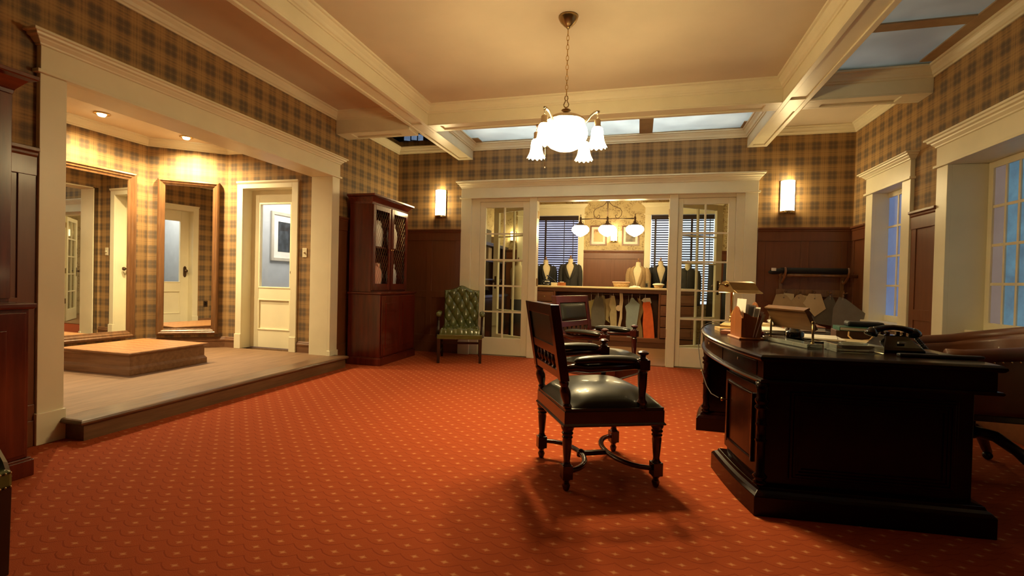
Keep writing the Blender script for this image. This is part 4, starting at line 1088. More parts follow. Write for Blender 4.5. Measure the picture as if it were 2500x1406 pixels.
# drawers in the bowed apron
for y0, y1 in ((2.62, 3.06), (3.10, 3.86), (3.90, 4.34)):
    pts = [(front_x(y0 + (y1 - y0) * k / 10), y0 + (y1 - y0) * k / 10) for k in range(11)]
    dr = MB().loft([[(x + .024, y, .662), (x + .0195, y, .662), (x + .0195, y, .736), (x + .024, y, .736)] for x, y in pts]).build('drawer', DESKW, r, bevel=.003)
    xm, ym = pts[5]; kb = MB()
    for q in (0,): kb.lathe([(.007, 0), (.007, .0015), (.001, .002)], 10, T(front_x(ym + q) + .0195, ym + q, .712) @ RY(-pi / 2))
    kb.build('keyhole', AGEDBRASS, dr)
def pedestal(ya, yb, name):
    pts = [(front_x(ya + (yb - ya) * k / 10), ya + (yb - ya) * k / 10) for k in range(11)]
    sl = (2.628 - 2.54) / (1.60 - .58) if ya < 3 else 0
    poly = [(x, y) for x, y in pts] + [(1.55, yb), (1.55, ya + sl * .97 if ya < 3 else ya)]
    b = MB().loft([ring(inset_poly(poly, .045), .12), ring(inset_poly(poly, .045), .64)]).build(name, DESKW, r, bevel=.004)
    MB().loft([ring(inset_poly(poly, -.022), 0), ring(inset_poly(poly, -.022), .095), ring(inset_poly(poly, -.010), .108), ring(inset_poly(poly, .004), .118), ring(inset_poly(poly, .010), .132), ring(inset_poly(poly, .04), .136)]).build('plinth', DESKW, r, bevel=.003)
    # bowed door panel on the front
    c = inset_poly(poly, .045)[:11]
    i0, i1 = 1, 9
    dm = MB().loft([[(x - .0, y, .17), (x - .016, y, .17), (x - .016, y, .61), (x - .0, y, .61)] for x, y in c[i0:i1 + 1]])
    d_ = dm.build('pedestal_door', DESKW, r, bevel=.003)
    mo = MB()
    for z0, z1 in ((.215, .235), (.545, .565)):
        mo.loft([[(x - .014, y, z0), (x - .026, y, z0 + .006), (x - .024, y, z1), (x - .014, y, z1)] for x, y in c[i0 + 1:i1]])
    for q in (i0 + 1, i1 - 1): mo.box((c[q][0] - .026, c[q][1] - .011, .215), (c[q][0] - .012, c[q][1] + .011, .565))
    mo.build('door_moulding', DESKW, d_, bevel=.004)
    q = c[i1] if ya < 3 else c[i0]
    MB().lathe([(.004, 0), (.004, .014), (.011, .019), (.011, .027), (.002, .031)], 10, T(q[0] - .016, q[1] - (.018 if ya < 3 else -.018), .44) @ RY(-pi / 2)).build('door_knob', AGEDBRASS, d_)
    return poly
P1 = pedestal(2.54, 3.095, 'pedestal'); P2 = pedestal(3.905, 4.42, 'pedestal')
# end panel of the near pedestal
dx, dy = 1.0, .0863; L_ = sqrt(dx * dx + dy * dy); ME = frame_M((.60, 2.585, 0), (dx / L_, dy / L_, 0), (dy / L_, -dx / L_, 0))
ep = MB()
for k, (o, t_) in enumerate(((0, .010), (.014, .014), (.028, .010), (.042, .006))):
    a, c, z0, z1 = .13 + o, .84 - o, .17 + o, .595 - o
    for q in ((a, z0, a + .012, z1), (c - .012, z0, c, z1), (a, z0, c, z0 + .012), (a, z1 - .012, c, z1)): ep.box((q[0], -.006, q[1]), (q[2], t_, q[3]), ME)
ep.build('end_panel_moulding', DESKW, r, bevel=.002)
for cx, cy in ((.598, 2.578), (.563, 3.06), (.52, 3.935), (.60, 4.385)):
    MB().lathe([(.022, .134), (.030, .138), (.030, .150), (.020, .158), (.030, .168), (.033, .178), (.020, .190), (.019, .33), (.024, .345), (.028, .352), (.020, .362), (.021, .42), (.027, .43), (.021, .44), (.020, .50), (.030, .508), (.033, .516), (.022, .526), (.030, .540), (.033, .550), (.022, .562), (.028, .60), (.030, .638)], 18, T(cx, cy, 0)).build('corner_column', DESKW, r)

def Zt(z=0): return DT + z
# banker lamp ---------------------------------------------------------
r = thing('desk_lamp', 'brass banker lamp with a hooded shade lit at the far end of the desk', 'desk lamp', (.66, 3.80, DT + .026), radians(38))
MB().rects([(-.058, -.05, .058, .05, 0), (-.058, -.05, .058, .05, .020), (-.050, -.042, .050, .042, .026), (-.044, -.036, .044, .036, .034), (-.030, -.026, .030, .026, .044)]).lathe([(.022, .040), (.018, .056), (.013, .070), (.017, .080), (.011, .088)], 14).build('lamp_base', BRASS, r, bevel=.002)
MB().lathe([(.010, .08), (.011, .14), (.010, .27), (.016, .278), (.016, .292), (.010, .300)], 14).build('stem', BRASS, r)
sh = MB(); prof = [(.070, -.040), (.070, -.018), (.056, .016), (.034, .036), (.005, .042), (-.024, .032), (-.044, .006), (-.066, -.022), (-.100, -.042)]
prof2 = [(y * .96, z - .005) for y, z in prof]
ring_ = lambda x: [(x, y, .30 + z) for y, z in prof] + [(x, y, .30 + z) for y, z in prof2[::-1]]
sh.loft([ring_(x) for x in (-.06, .0, .10, .20)], smooth=False)
for x in (-.06, .197): sh.loft([[(x, y, .30 + z) for y, z in prof], [(x + .003, y, .30 + z) for y, z in prof]])
Mr = T(.0, 0, 0) @ RZ(radians(-10))
sh.build('lamp_shade', AGEDBRASS, r, bevel=.0015)
MB().tube([(-.06, 0, .310), (-.125, -.01, .316)], .006, 8).ball((-.128, -.01, .316), .009, 8).ball((-.065, -.004, .310), .014, 10).build('shade_knob', AGEDBRASS, r)
MB().tube([(-.02, 0, .298), (.13, 0, .298)], .012, 10).build('bulb', emit('lit_desk_bulb', BULB, 30), r)
point('desk_lamp_light', (.71, 3.84, 1.055), 3.5, BULB, .02)
cd = MB().tube([(.60, 3.84, DT + .045), (.56, 3.95, DT + .05), (.535, 4.06, DT + .03), (.52, 4.16, DT + .004), (.50, 4.20, .74), (.487, 4.21, .62), (.492, 4.18, .54), (.485, 4.02, .49), (.475, 3.80, .45), (.465, 3.50, .42), (.465, 3.28, .415), (.482, 3.10, .43)], .0032, 6).build('lamp_cord', plain('brown_flex', (.03, .014, .007), .6), None)
tag(cd, 'brown lamp cord drooping from the banker lamp over the desk front', 'cord')
# books under lamp
def book(label, loc, rz, L_, W_, H_, cov, name='book', grp=None, pages=WHITEP):
    r = thing(name, label, 'book', loc, rz, grp)
    c = MB().box((-L_ / 2, -W_ / 2, 0), (L_ / 2, W_ / 2, .003)).box((-L_ / 2, -W_ / 2, H_ - .003), (L_ / 2, W_ / 2, H_)).box((-L_ / 2, -W_ / 2, 0), (-L_ / 2 + .004, W_ / 2, H_)); c.build('cover', cov, r, bevel=.001)
    MB().box((-L_ / 2 + .004, -W_ / 2 + .004, .003), (L_ / 2 - .004, W_ / 2 - .004, H_ - .003)).build('pages', pages, r)
    return r
TANB = plain('tan_book_cloth', (.42, .27, .12), .6, 0, .1)
book('flat tan book under the foot of the brass lamp', (.665, 3.80, DT), radians(4), .20, .17, .026, TANB)
book('small brown notebook lying between the lamp and the letter rack', (.615, 3.605, DT), radians(70), .13, .085, .022, REDB, 'notebook')
# letter rack ---------------------------------------------------------
r = thing('letter_rack', 'cedar letter rack with a curved top, stuffed with envelopes', 'letter rack', (.665, 3.335, DT), radians(8))
def ogee(sc): return [(-.10, 0), (.10, 0), (.10, .118 * sc), (.075, .135 * sc), (.05, .165 * sc), (.025, .183 * sc), (0, .19 * sc), (-.025, .183 * sc), (-.05, .165 * sc), (-.075, .135 * sc), (-.10, .118 * sc)]
bd = MB()
for x, s_ in ((-.060, 1.0), (.048, 1.15)): bd.loft([[(x, y, .014 + z) for y, z in ogee(s_)], [(x + .010, y, .014 + z) for y, z in ogee(s_)]])
sd = [(-.05, .0), (.05, 0), (.05, .125), (.0, .13), (-.02, .145), (-.05, .155)]
for y in (-.10, .092): bd.loft([[(x, y, .014 + z) for x, z in sd], [(x, y + .008, .014 + z) for x, z in sd]])
bd.build('rack_body', REDWOOD, r, bevel=.002)
MB().rects([(-.075, -.112, .073, .112, 0), (-.075, -.112, .073, .112, .008), (-.068, -.106, .066, .106, .014)]).build('rack_base', REDWOOD, r, bevel=.002)
envs = [(-.035, .02, .165, .235, 4, WHITEP, 'tall white envelope leaning highest at the back of the letter rack'), (-.022, .03, .15, .20, 7, WHITEP, 'white envelope behind the rack front with a faint seam'), (-.006, -.02, .15, .20, 9, plain('dark_envelope', (.10, .07, .06), .7), 'dark brown envelope in the middle of the letter rack'),
        (.010, -.03, .15, .19, 12, WHITEP, 'white envelope slanting out of the rack middle'), (.024, -.035, .15, .165, 15, plain('lilac_envelope', (.55, .44, .42), .8), 'dusky lilac envelope leaning lowest out of the letter rack'), (.036, -.03, .13, .15, 18, KRAFTP, 'cream envelope tilted at the window end of the rack')]
for x, y, wd, ht, an, mt, lb in envs:
    M_ = T(.665, 3.335, DT + .016) @ RZ(radians(8))
    o = MB().box((-.0012, -wd / 2, 0), (.0012, wd / 2, ht)).loft([[(.0015, -wd / 2, ht), (.0015, 0, ht * .62), (.0022, 0, ht * .62), (.0022, -wd / 2, ht)], [(.0015, wd / 2, ht), (.0015, 0, ht * .62 - .001), (.0022, 0, ht * .62 - .001), (.0022, wd / 2, ht)]])
    o = o.build('envelope', mt, None); o.matrix_world = M_ @ T(x, y, .0) @ RY(radians(an)); tag(o, lb, 'envelope', 'envelopes in the letter rack')
# sloped pen stand -----------------------------------------------------
px0, py0, px1, py1 = .80, 3.285, .925, 2.945
L_ = sqrt((px1 - px0) ** 2 + (py1 - py0) ** 2); an = atan2(py1 - py0, px1 - px0)
r = thing('sloped_stand', 'aged wooden sloped plaque on brass posts standing on a glass block', 'desk stand', ((px0 + px1) / 2, (py0 + py1) / 2, DT), an)
MB().box((-L_ / 2 - .02, -.045, 0), (L_ / 2 + .02, .045, .024)).build('glass_base', BLOCKGLASS, r, bevel=.004)
for s_ in (-1, 1):
    p = MB().tube([(s_ * L_ / 2, 0, .022), (s_ * L_ / 2, 0, .135)], .006, 10).lathe([(.011, .022), (.011, .028), (.007, .032)], 12, T(s_ * L_ / 2, 0, 0)).ball((s_ * L_ / 2, 0, .14), .010, 8)
    p.build('post', AGEDBRASS, r)
MP = T(0, .0, .150) @ RX(radians(28))
MB().box((-L_ / 2 + .004, -.012, -.062), (L_ / 2 - .012, .012, .062), MP).build('plaque', STANDW, r, bevel=.002)
MB().box((-L_ / 2 - .0, -.018, .060), (L_ / 2 - .006, .016, .072), MP).build('ledge', STANDW, r, bevel=.002)
# ink well block between the posts
o = MB().lathe([(.045, 0), (.05, .01), (.05, .055), (.04, .065), (.030, .067), (.028, .085), (.001, .087)], 20).build('ink_well', BAKELITE, None, loc=(.935, 3.29, DT)); tag(o, 'black ink well half hidden behind the sloped plaque', 'ink well')
o = MB().ball((0, 0, .022), .022, 14).lathe([(.004, .04), (.003, .09)], 8).build('wax_stamp', plain('red_wax', (.22, .02, .012), .3), None, loc=(.775, 3.42, DT)); tag(o, 'red-knobbed wax stamp between letter rack and sloped plaque', 'stamp')
# cut-glass ashtray -----------------------------------------------------
def dishring(hw, hd, z, k=8):
    return [(-hw, -hd, z), (hw, -hd, z), (hw, hd, z), (-hw, hd, z)]
am = MB().loft([dishring(.11, .075, 0), dishring(.11, .075, .040), dishring(.085, .052, .040), dishring(.06, .03, .016)], smooth=False)
r = thing('glass_ashtray', 'heavy clear cut-glass ashtray in front of the telephone', 'ashtray', (1.10, 2.90, DT), radians(4))
am.build('ashtray_block', BLOCKGLASS, r, bevel=.004)
MB().tube([(.062 * cos(t), .036 * sin(t), .041) for t in [2 * pi * k / 28 for k in range(28)]], .006, 8, closed=True).build('rim', BLOCKGLASS, r)
# telephone --------------------------------------------------------------
r = thing('rotary_telephone', 'black bakelite rotary telephone with coiled cord at the near end of the desk', 'telephone', (1.335, 3.02, DT), radians(8))
MB().rects([(-.105, -.085, .105, .085, 0), (-.105, -.085, .105, .085, .014), (-.095, -.075, .095, .08, .028), (-.070, -.045, .070, .06, .062), (-.058, -.022, .058, .048, .082), (-.052, -.015, .052, .045, .086)]).build('phone_body', BAKELITE, r, bevel=.008, segs=3)
cr_ = MB()
for s_ in (-1, 1):
    cr_.box((s_ * .040 - .009, -.022, .08), (s_ * .040 + .009, -.008, .104)); cr_.box((s_ * .040 - .009, .028, .08), (s_ * .040 + .009, .042, .104))
cr_.build('cradle', BAKELITE, r, bevel=.003)
hs = MB().tube([(-.112, .008, .098), (-.085, .008, .112), (-.04, .008, .124), (0, .008, .127), (.04, .008, .124), (.085, .008, .112), (.112, .008, .098)], [.017, .018, .015, .014, .015, .018, .017], 14)
for s_ in (-1, 1): hs.lathe([(.012, .03), (.020, .022), (.030, .004), (.031, -.012), (.024, -.016), (.001, -.018)], 18, T(s_ * .108, .008, .094) @ RY(-s_ * radians(18)))
hs.build('handset', BAKELITE, r)
dl = MB().lathe([(.040, 0), (.040, .006), (.012, .008), (.001, .009)], 24, T(0, .073, .045) @ RX(-radians(52)))
for k in range(10): dl.lathe([(.0065, .007), (.0065, .011), (.001, .011)], 8, T(0, .073, .045) @ RX(-radians(52)) @ T(.028 * cos(.5 + k * .53), .028 * sin(.5 + k * .53), 0))
dl.build('dial', BAKELITE, r)
MB().box((-.018, -.0835, .035), (.018, -.071, .044), T(0, .012, .012)).build('number_plate', plain('plate_grey', (.35, .34, .33), .4), r)
cc = MB().tube([(.115 + .001 * k + .012 * cos(k * .9), .02 + .012 * sin(k * .9), .085 - k * .0012) for k in range(60)], .0035, 6)
cc.build('coiled_cord', BAKELITE, r)
# things behind the telephone ---------------------------------------------
r = thing('gift_box', 'brown box with a tan rope handle behind the telephone', 'box', (1.385, 3.60, DT), radians(-10))
MB().box((-.13, -.09, 0), (.13, .09, .060)).build('box_body', plain('brown_box', (.075, .028, .014), .5), r, bevel=.003)
MB().tube([(-.06, -.094, .055), (-.065, -.110, .03), (-.045, -.120, .008), (0, -.122, -.0 + .004), (.045, -.120, .012), (.062, -.110, .032), (.060, -.094, .057)], .0055, 8).build('rope_handle', ROPE, r)
book('green cloth-bound book on top of the brown rope-handled box', (1.40, 3.60, DT + .060), radians(-8), .26, .19, .024, GREENB)
o = MB().box((-.10, -.06, 0), (.10, .06, .034)).build('spectacle_case', BLACKP, None, bevel=.012); o.location = (1.43, 3.62, DT + .084); o.rotation_euler = (0, 0, radians(-9)); tag(o, 'black soft case lying on the green book', 'case')
def paper(label, loc, rz, a, c, h=.002, mt=WHITEP, name='paper_stack', cat='paper', n=1, grp=None):
    o = MB()
    for k in range(n):
        j = .012 * (k % 3 - 1); t = h / n
        M_ = RZ(.05 * ((k * 7) % 5 - 2)) @ T(j, -j * .7, k * t)
        o.box((-a / 2, -c / 2, 0), (a / 2, c / 2, t * .96), M_)
    o = o.build(name, mt, None); o.location = loc; o.rotation_euler = (0, 0, rz); return tag(o, label, cat, grp)
o = paper('loose stack of white papers beside the letter rack at the window side', (.93, 3.85, DT), radians(10), .24, .30, .030, WHITEP, n=6)
o = paper('kraft folder under the rope-handled box', (1.20, 3.36, DT), radians(-22), .30, .34, .010, KRAFTP, 'folder', 'folder', n=4)
o = paper('white sheets spread on the kraft folder behind the sloped plaque', (1.11, 3.42, DT + .011), radians(-15), .21, .26, .014, WHITEP, n=4)
o = paper('dark blotter pad beneath the telephone', (1.28, 3.12, DT), radians(6), .50, .30, .0016, BLACKP, 'blotter', 'blotter'); o.location.z = DT
for nm in ('rotary_telephone',):
    pass
o = paper('white document pile topped with loose sheets behind the plaque', (1.12, 4.06, DT + .052), radians(5), .22, .28, .020, WHITEP, n=5)
book('thick red-brown ledger under loose white sheets', (1.18, 4.06, DT + .016), radians(-4), .27, .33, .034, REDB, 'ledger')
book('black ledger at the bottom of the far paper pile', (1.19, 4.05, DT), radians(-6), .33, .34, .016, BLACKP, 'ledger')
o = paper('cream booklets stacked by the far desk edge', (.86, 4.12, DT), radians(12), .22, .24, .05, KRAFTP, 'booklets', 'booklet', n=5)
o = MB().box((-.12, -.012, 0), (.12, .012, .012)).build('ruler', STANDW, None, bevel=.002); o.location = (1.03, 3.08, DT); o.rotation_euler = (0, 0, radians(-14)); tag(o, 'reddish wooden ruler block beside the glass base', 'ruler')
r = thing('magnifying_glass', 'round-lensed magnifying glass with dark handle lying on papers', 'magnifying glass', (1.02, 3.27, DT + .002), radians(-35))
MB().tube([(.036 * cos(t), .036 * sin(t), .006) for t in [2 * pi * k / 24 for k in range(24)]], .004, 6, closed=True).build('rim', AGEDBRASS, r)
MB().lathe([(.035, .005), (.03, .008), (.001, .010), (.001, .003), (.03, .004)], 20).build('lens', BLOCKGLASS, r)
MB().tube([(.038, 0, .007), (.06, 0, .007), (.075, 0, .008), (.15, 0, .008)], [.004, .005, .008, .009], 8).build('handle', DARKWOOD, r)
o = MB().tube([(0, 0, .008), (.15, 0, .008)], [.008, .008], 10).build('cigar_tube', BAKELITE, None); o.location = (.96, 3.22, DT); o.rotation_euler = (0, 0, radians(-20)); tag(o, 'black cylinder lying under the sloped plaque', 'tube')
o = MB().lathe([(.001, 0), (.017, 0), (.017, .085), (.012, .092), (.001, .094)], 12).build('stamp_roller', DARKWOOD, None); o.matrix_world = T(1.00, 3.72, DT + .035) @ RZ(radians(-30)) @ RY(radians(28)); o.location.z = DT + .006; tag(o, 'dark round-ended roller leaning behind the plaque', 'roller')
o = MB().box((-.19, -.015, 0), (.19, .015, .018)).build('pen_case', BLACKP, None, bevel=.006); o.location = (1.435, 2.80, DT); o.rotation_euler = (0, 0, radians(8)); tag(o, 'long slim black pen case on the near desk corner', 'pen case')

# ================================================================== BARREL DESK CHAIR
r = thing('barrel_chair', 'brown leather barrel-backed desk chair with brass nails behind the desk', 'armchair', (2.02, 3.62, 0), 0)
# plan curve of the wrap-round back, open towards -x
def wrap(k, n=36):
    t = k / n; a = radians(104) * (2 * t - 1)
    x = .33 * cos(a) ; y = .36 * sin(a)
    if abs(2 * t - 1) > .75: x -= (abs(2 * t - 1) - .75) * .95
    return x, y, abs(2 * t - 1)
pts = [wrap(k) for k in range(37)]
def topz(s): return .868 - .125 * min(1, s * 1.10) ** 1.2
MB().tube([(x, y, topz(s)) for x, y, s in pts], [.040 if 1 < k < 35 else .034 for k in range(37)], 14, flat=1.0).build('arm_roll', BROWNL, r)
def shell(u, v, o=0):
    x, y, s = wrap(u * 36); return (x * (1 + o) , y * (1 + o), 0.42 + (topz(s) - .43) * v)
MB().grid(lambda u, v: shell(u, v, .02 + .03 * sin(pi * v)), 60, 14).build('outer_back', BROWNL, r, solid=.02)
MB().grid(lambda u, v: shell(u, v, -.12 - .05 * sin(pi * v)), 60, 14).build('inner_back', BROWNL, r, solid=.02)
nb = MB()
for k in range(90):
    x, y, s = wrap(k / 89 * 36); nb.ball((x + .044 * x / .35, y + .046 * y / .36, topz(s) - .034), .0055, 6)
nb.build('nail_trim', BRASS, r)
MB().grid(lambda u, v: (-.34 + .60 * u, (v - .5) * .60, .44 + .06 * (max(0, (1 - abs(2 * u - 1) ** 4) * (1 - abs(2 * v - 1) ** 4))) ** .5), 24, 24).loft([[(-.34, -.30, .40), (.26, -.30, .40), (.26, .30, .40), (-.34, .30, .40)], [(-.34, -.30, .445), (.26, -.30, .445), (.26, .30, .445), (-.34, .30, .445)]]).build('seat', BROWNL, r)
MB().loft([[(-.35, -.32, .37), (.30, -.32, .37), (.30, .32, .37), (-.35, .32, .37)], [(-.35, -.32, .41), (.30, -.32, .41), (.30, .32, .41), (-.35, .32, .41)]]).build('seat_frame', DARKWOOD, r, bevel=.006)
MB().lathe([(.035, .20), (.04, .22), (.03, .26), (.03, .36), (.08, .375)], 14).build('swivel_column', DARKWOOD, r)
for k in range(4):
    a = pi / 4 + k * pi / 2
    MB().tube([(.02 * cos(a), .02 * sin(a), .24), (.12 * cos(a), .12 * sin(a), .235), (.22 * cos(a), .22 * sin(a), .17), (.30 * cos(a), .30 * sin(a), .085), (.335 * cos(a), .335 * sin(a), .055)], [.036, .034, .030, .026, .024], 10).ball((.335 * cos(a), .335 * sin(a), .028), .028, 10).build('leg', DARKWOOD, r)

# ================================================================== PATTERN RACK ON THE RIGHT OF THE BACK WALL
r = thing('wall_rack', 'wooden wall rack with a long rail, scrolled brackets and pegs under the right wainscot', 'rack', (2.10, YB - .02, 0), 0)
for x in (-.37, .31):
    b_ = MB().tube([(x, -.01, 1.20), (x, -.05, 1.17), (x, -.11, 1.19), (x, -.16, 1.235), (x, -.20, 1.27), (x, -.215, 1.31), (x, -.205, 1.345), (x, -.19, 1.352)], [.014, .015, .015, .015, .015, .014, .012, .010], 8)
    b_.box((x - .018, -.016, .98), (x + .018, 0, 1.28)); b_.build('bracket', FRAMEW, r, bevel=.002)
MB().tube([(-.40, -.175, 1.262), (.42, -.175, 1.262)], .020, 12).build('rail', FRAMEW, r)
MB().box((-.42, -.018, 1.00), (.34, 0, 1.09)).build('peg_board', FRAMEW, r, bevel=.004)
PEGX = (-.33, -.17, -.01, .16, .33)
for x in PEGX:
    MB().tube([(x, -.015, 1.075), (x, -.05, 1.045), (x, -.09, 1.045), (x, -.115, 1.060)], [.009, .008, .008, .010], 8).tube([(x, -.02, 1.055), (x, -.035, 1.01)], .006, 6).build('peg', FRAMEW, r)
MB().tube([(.33, -.09, 1.045), (.26, -.24, 1.045), (.20, -.36, 1.045), (.20, -.375, 1.052)], [.008, .007, .007, .009], 8).build('long_peg', FRAMEW, r)
r = thing('cloth_roll', 'dark cloth roll with loose end lying on the wall rack rail', 'cloth roll', (2.0, YB - .195, 1.318), 0)
MB().tube([(-.32, 0, 0), (.40, 0, .0)], .036, 14).build('roll', BLACKSUIT, r)
MB().tube([(-.30, -.0, 0), (-.36, -.03, -.015), (-.42, -.05, -.02), (-.46, -.06, -.03)], [.038, .046, .042, .020], 10, flat=.8).build('loose_end', BLACKSUIT, r)
MB().tube([(.40, 0, 0), (.405, 0, 0)], [.024, .024], 10).build('core', KRAFT, r)
MB().box((-.445, -.115, -.01), (-.395, -.107, .025)).build('tag', WHITEP, r)
def card(poly, x, y, z, mt, label, hole, grp, rz=0, hook=True, name='paper_pattern', cat='pattern', tilt=0):
    """card pattern hung from a hook at hole; poly in local x,z relative to the hole"""
    r = thing(name, label, cat, (x, y, z), rz, grp)
    p = MB().loft([[(a - hole[0], -.0015, c - hole[1]) for a, c in poly], [(a - hole[0], .0015, c - hole[1]) for a, c in poly]])
    p.build('card', mt, r)
    if hook:
        h_ = MB().tube([(0, 0, .052), (0, -.004, .03), (0, -.006, .0), (.0, -.004, -.006)], .0022, 5).tube([(.008 * cos(t), -.003, .008 * sin(t)) for t in [2 * pi * k / 10 for k in range(10)]], .002, 5, closed=True)
        h_.build('hook', plain('hook_wire', (.5, .42, .3), .4, .8) if 'hook_wire' not in MATS else MATS['hook_wire'], r)
        MB().lathe([(.007, -.0022), (.007, .0022)], 10, RX(pi / 2)).build('hole', BLACKP, r)
    return r
G = 'card patterns on the wall rack'
yk = YB - .115
card([(-.10, -.02), (-.07, .08), (.0, .09), (.05, .07), (.14, -.04), (.10, -.28), (-.16, -.28)], 1.745, yk - .02, .985, KRAFT, 'kraft card pattern with dark print marks on the leftmost rack peg', (.02, .045), G)
card([(-.08, -.02), (-.02, .07), (.09, .06), (.10, -.25), (-.08, -.25)], 1.775, yk + .012, 1.0, KRAFTP, 'pale card pattern peeping from behind the leftmost kraft pattern', (.0, .03), G, hook=False)
card([(-.09, -.03), (-.03, .06), (.02, .08), (.07, .03), (.11, -.10), (.07, -.28), (-.12, -.25)], 1.915, yk - .012, .985, KRAFT, 'kraft card pattern hanging on the second peg from the left', (.0, .03), G)
card([(-.06, -.05), (.0, .06), (.07, .05), (.09, -.25), (-.06, -.25)], 1.955, yk + .016, .99, KRAFTP, 'pale card pattern behind the second peg pattern', (.0, .03), G, hook=False)
card([(-.07, .06), (.06, .06), (.12, -.12), (.0, -.22), (-.13, -.06)], 2.085, yk - .02, .98, KRAFTP, 'pale angular card pattern with a centre hole on the middle peg', (-.005, .0), G)
card([(-.02, .07), (.03, .06), (.08, -.06), (.09, -.30), (-.20, -.26), (-.18, -.10)], 2.255, yk - .01, .975, GREYC, 'dark grey pointed card pattern on the fourth peg', (.0, .03), G)
card([(-.02, .09), (.05, .065), (.235, -.09), (.19, -.34), (-.09, -.34), (-.075, -.05)], 2.30, 6.37, .985, GREYC, 'large grey card pattern overlapping the window casing', (.02, .06), G, rz=radians(-30))

# ================================================================== BACK ROOM FURNISHING
CX0, CX1, CY0, CY1, CZ = -1.86, .95, 8.62, 9.10, 1.045
r = thing('shop_counter', 'long dark wood tailoring counter with pale worktop, drawers and an open hanging bay', 'counter', ((CX0 + CX1) / 2, CY0, 0))
def L(x, y, z): return (x - (CX0 + CX1) / 2, y - CY0, z)
def cbox(m_, x0, y0, z0, x1, y1, z1): return m_.box(L(x0, y0, z0), L(x1, y1, z1))
m_ = MB(); cbox(m_, CX0 - .03, CY0 - .03, CZ - .035, CX1 + .03, CY1 + .02, CZ); m_.build('worktop', plain('scrubbed_pine', (.62, .48, .27), .4, 0, .06), r, bevel=.008)
m_ = MB(); cbox(m_, CX0, CY0 + .005, CZ - .10, CX1, CY1, CZ - .035); cbox(m_, CX0, CY1 - .02, .12, CX1, CY1, CZ - .1); cbox(m_, CX0, CY0, .10, CX1, CY1, .17); cbox(m_, CX0 + .02, CY0 + .03, 0, CX1 - .02, CY1, .10)
for x in (CX0, -1.50, .335, CX1 - .03): cbox(m_, x, CY0, .10, x + .03, CY1, CZ - .09)
m_.build('counter_carcass', OAKX, r, bevel=.003)
for x0, x1 in ((CX0 + .035, -1.505), (.37, CX1 - .035)):
    for k in range(4):
        z0 = .18 + k * .19; d_ = MB(); cbox(d_, x0, CY0 - .012, z0 + .006, x1, CY0 + .02, z0 + .184); d_ = d_.build('drawer', OAKX, r, bevel=.006)
        m_ = MB(); cbox(m_, x0 + .05, CY0 - .016, z0 + .045, x1 - .05, CY0 - .010, z0 + .145); m_.build('drawer_panel', OAKX, d_, bevel=.004)
        c_ = L((x0 + x1) / 2, CY0 - .012, z0 + .095)
        MB().lathe([(.005, 0), (.005, .012), (.013, .018), (.013, .026), (.002, .030)], 10, T(*c_) @ RX(pi / 2)).build('knob', AGEDBRASS, d_)
m_ = MB().tube([L(-1.47, CY0 + .10, .915), L(.335, CY0 + .10, .915)], .010, 8); m_.build('hanging_rail', BRONZE, r)
def px6(a, b): return (.261 + (a - 2090) * 1.0095e-3 + .02, .888 - (b - 180) * 1.0375e-3)
def hung(pts, hole, mt, label, dy=0, name='paper_pattern', cat='pattern', grp='patterns under the counter'):
    """outline digitised in photo units, hung on the counter rail"""
    q = [px6(a, b) for a, b in pts]; h = px6(*hole); y = CY0 + .095 + dy
    r = thing(name, label, cat, (h[0], y, h[1]), 0, grp)
    MB().loft([[(x - h[0], -.002, z - h[1]) for x, z in q], [(x - h[0], .002, z - h[1]) for x, z in q]]).build('card', mt, r)
    top = .925 - h[1]
    if top > .01:
        MB().tube([(0, .006, top), (.0, 0, top + .008), (0, -.012, top - .004), (0, -.008, top * .4), (0, -.004, -.004)], .0035, 6).build('hook', WHITEP, r)
    return r
hung([(930, 290), (1040, 250), (1030, 560), (960, 640)], (990, 290), plain('yellow_card', (.50, .42, .16), .85), 'yellow card pattern mostly hidden behind the second carver chair back', .03)
hung([(1075, 175), (1130, 180), (1200, 240), (1230, 420), (1245, 640), (1230, 720), (1000, 720), (1000, 420), (1040, 270)], (1115, 215), GREYC, 'large dark grey trouser pattern hanging next to the second carver chair back', 0)
hung([(1160, 175), (1225, 180), (1250, 330), (1250, 640), (1215, 560), (1195, 400)], (1185, 200), OLIVEC, 'olive pattern edge showing behind the large grey one', .03)
hung([(1235, 240), (1335, 215), (1345, 470), (1300, 560), (1330, 650), (1255, 600), (1255, 400)], (1320, 225), plain('khaki_card', (.34, .27, .13), .85), 'khaki pattern hanging between the grey one and the waisted one', .02)
hung([(1345, 175), (1400, 180), (1425, 300), (1445, 480), (1450, 700), (1345, 700), (1320, 490), (1345, 420), (1305, 340)], (1378, 215), plain('sand_card', (.44, .36, .20), .85), 'sand-coloured waisted pattern hanging left of the curved ruler', -.01)
hung([(1485, 130), (1510, 118), (1540, 135), (1552, 250), (1540, 400), (1540, 560), (1515, 700), (1465, 820), (1440, 815), (1480, 640), (1500, 520), (1500, 430), (1470, 440), (1435, 415), (1430, 370), (1450, 340), (1485, 335), (1495, 250)], (1512, 145), plain('pale_wood_ruler', (.60, .46, .30), .6), 'long pale curved tailor ruler with a round lobe hanging mid counter', -.03, 'curved_ruler', 'ruler')
hung([(1680, 210), (1720, 200), (1750, 240), (1835, 310), (1815, 480), (1785, 700), (1770, 880), (1630, 880), (1605, 640), (1610, 450), (1585, 350), (1660, 280)], (1700, 245), BLUEC, 'pale blue trouser pattern with a dark hole near its top', -.02)
hung([(1790, 200), (1850, 230), (1900, 420), (1850, 560), (1890, 760), (1905, 1000), (1830, 1030), (1800, 880), (1790, 700), (1815, 480), (1830, 330)], (1830, 240), plain('brown_card', (.30, .20, .09), .85), 'long brown pattern hanging between the pale blue and orange ones', .012)
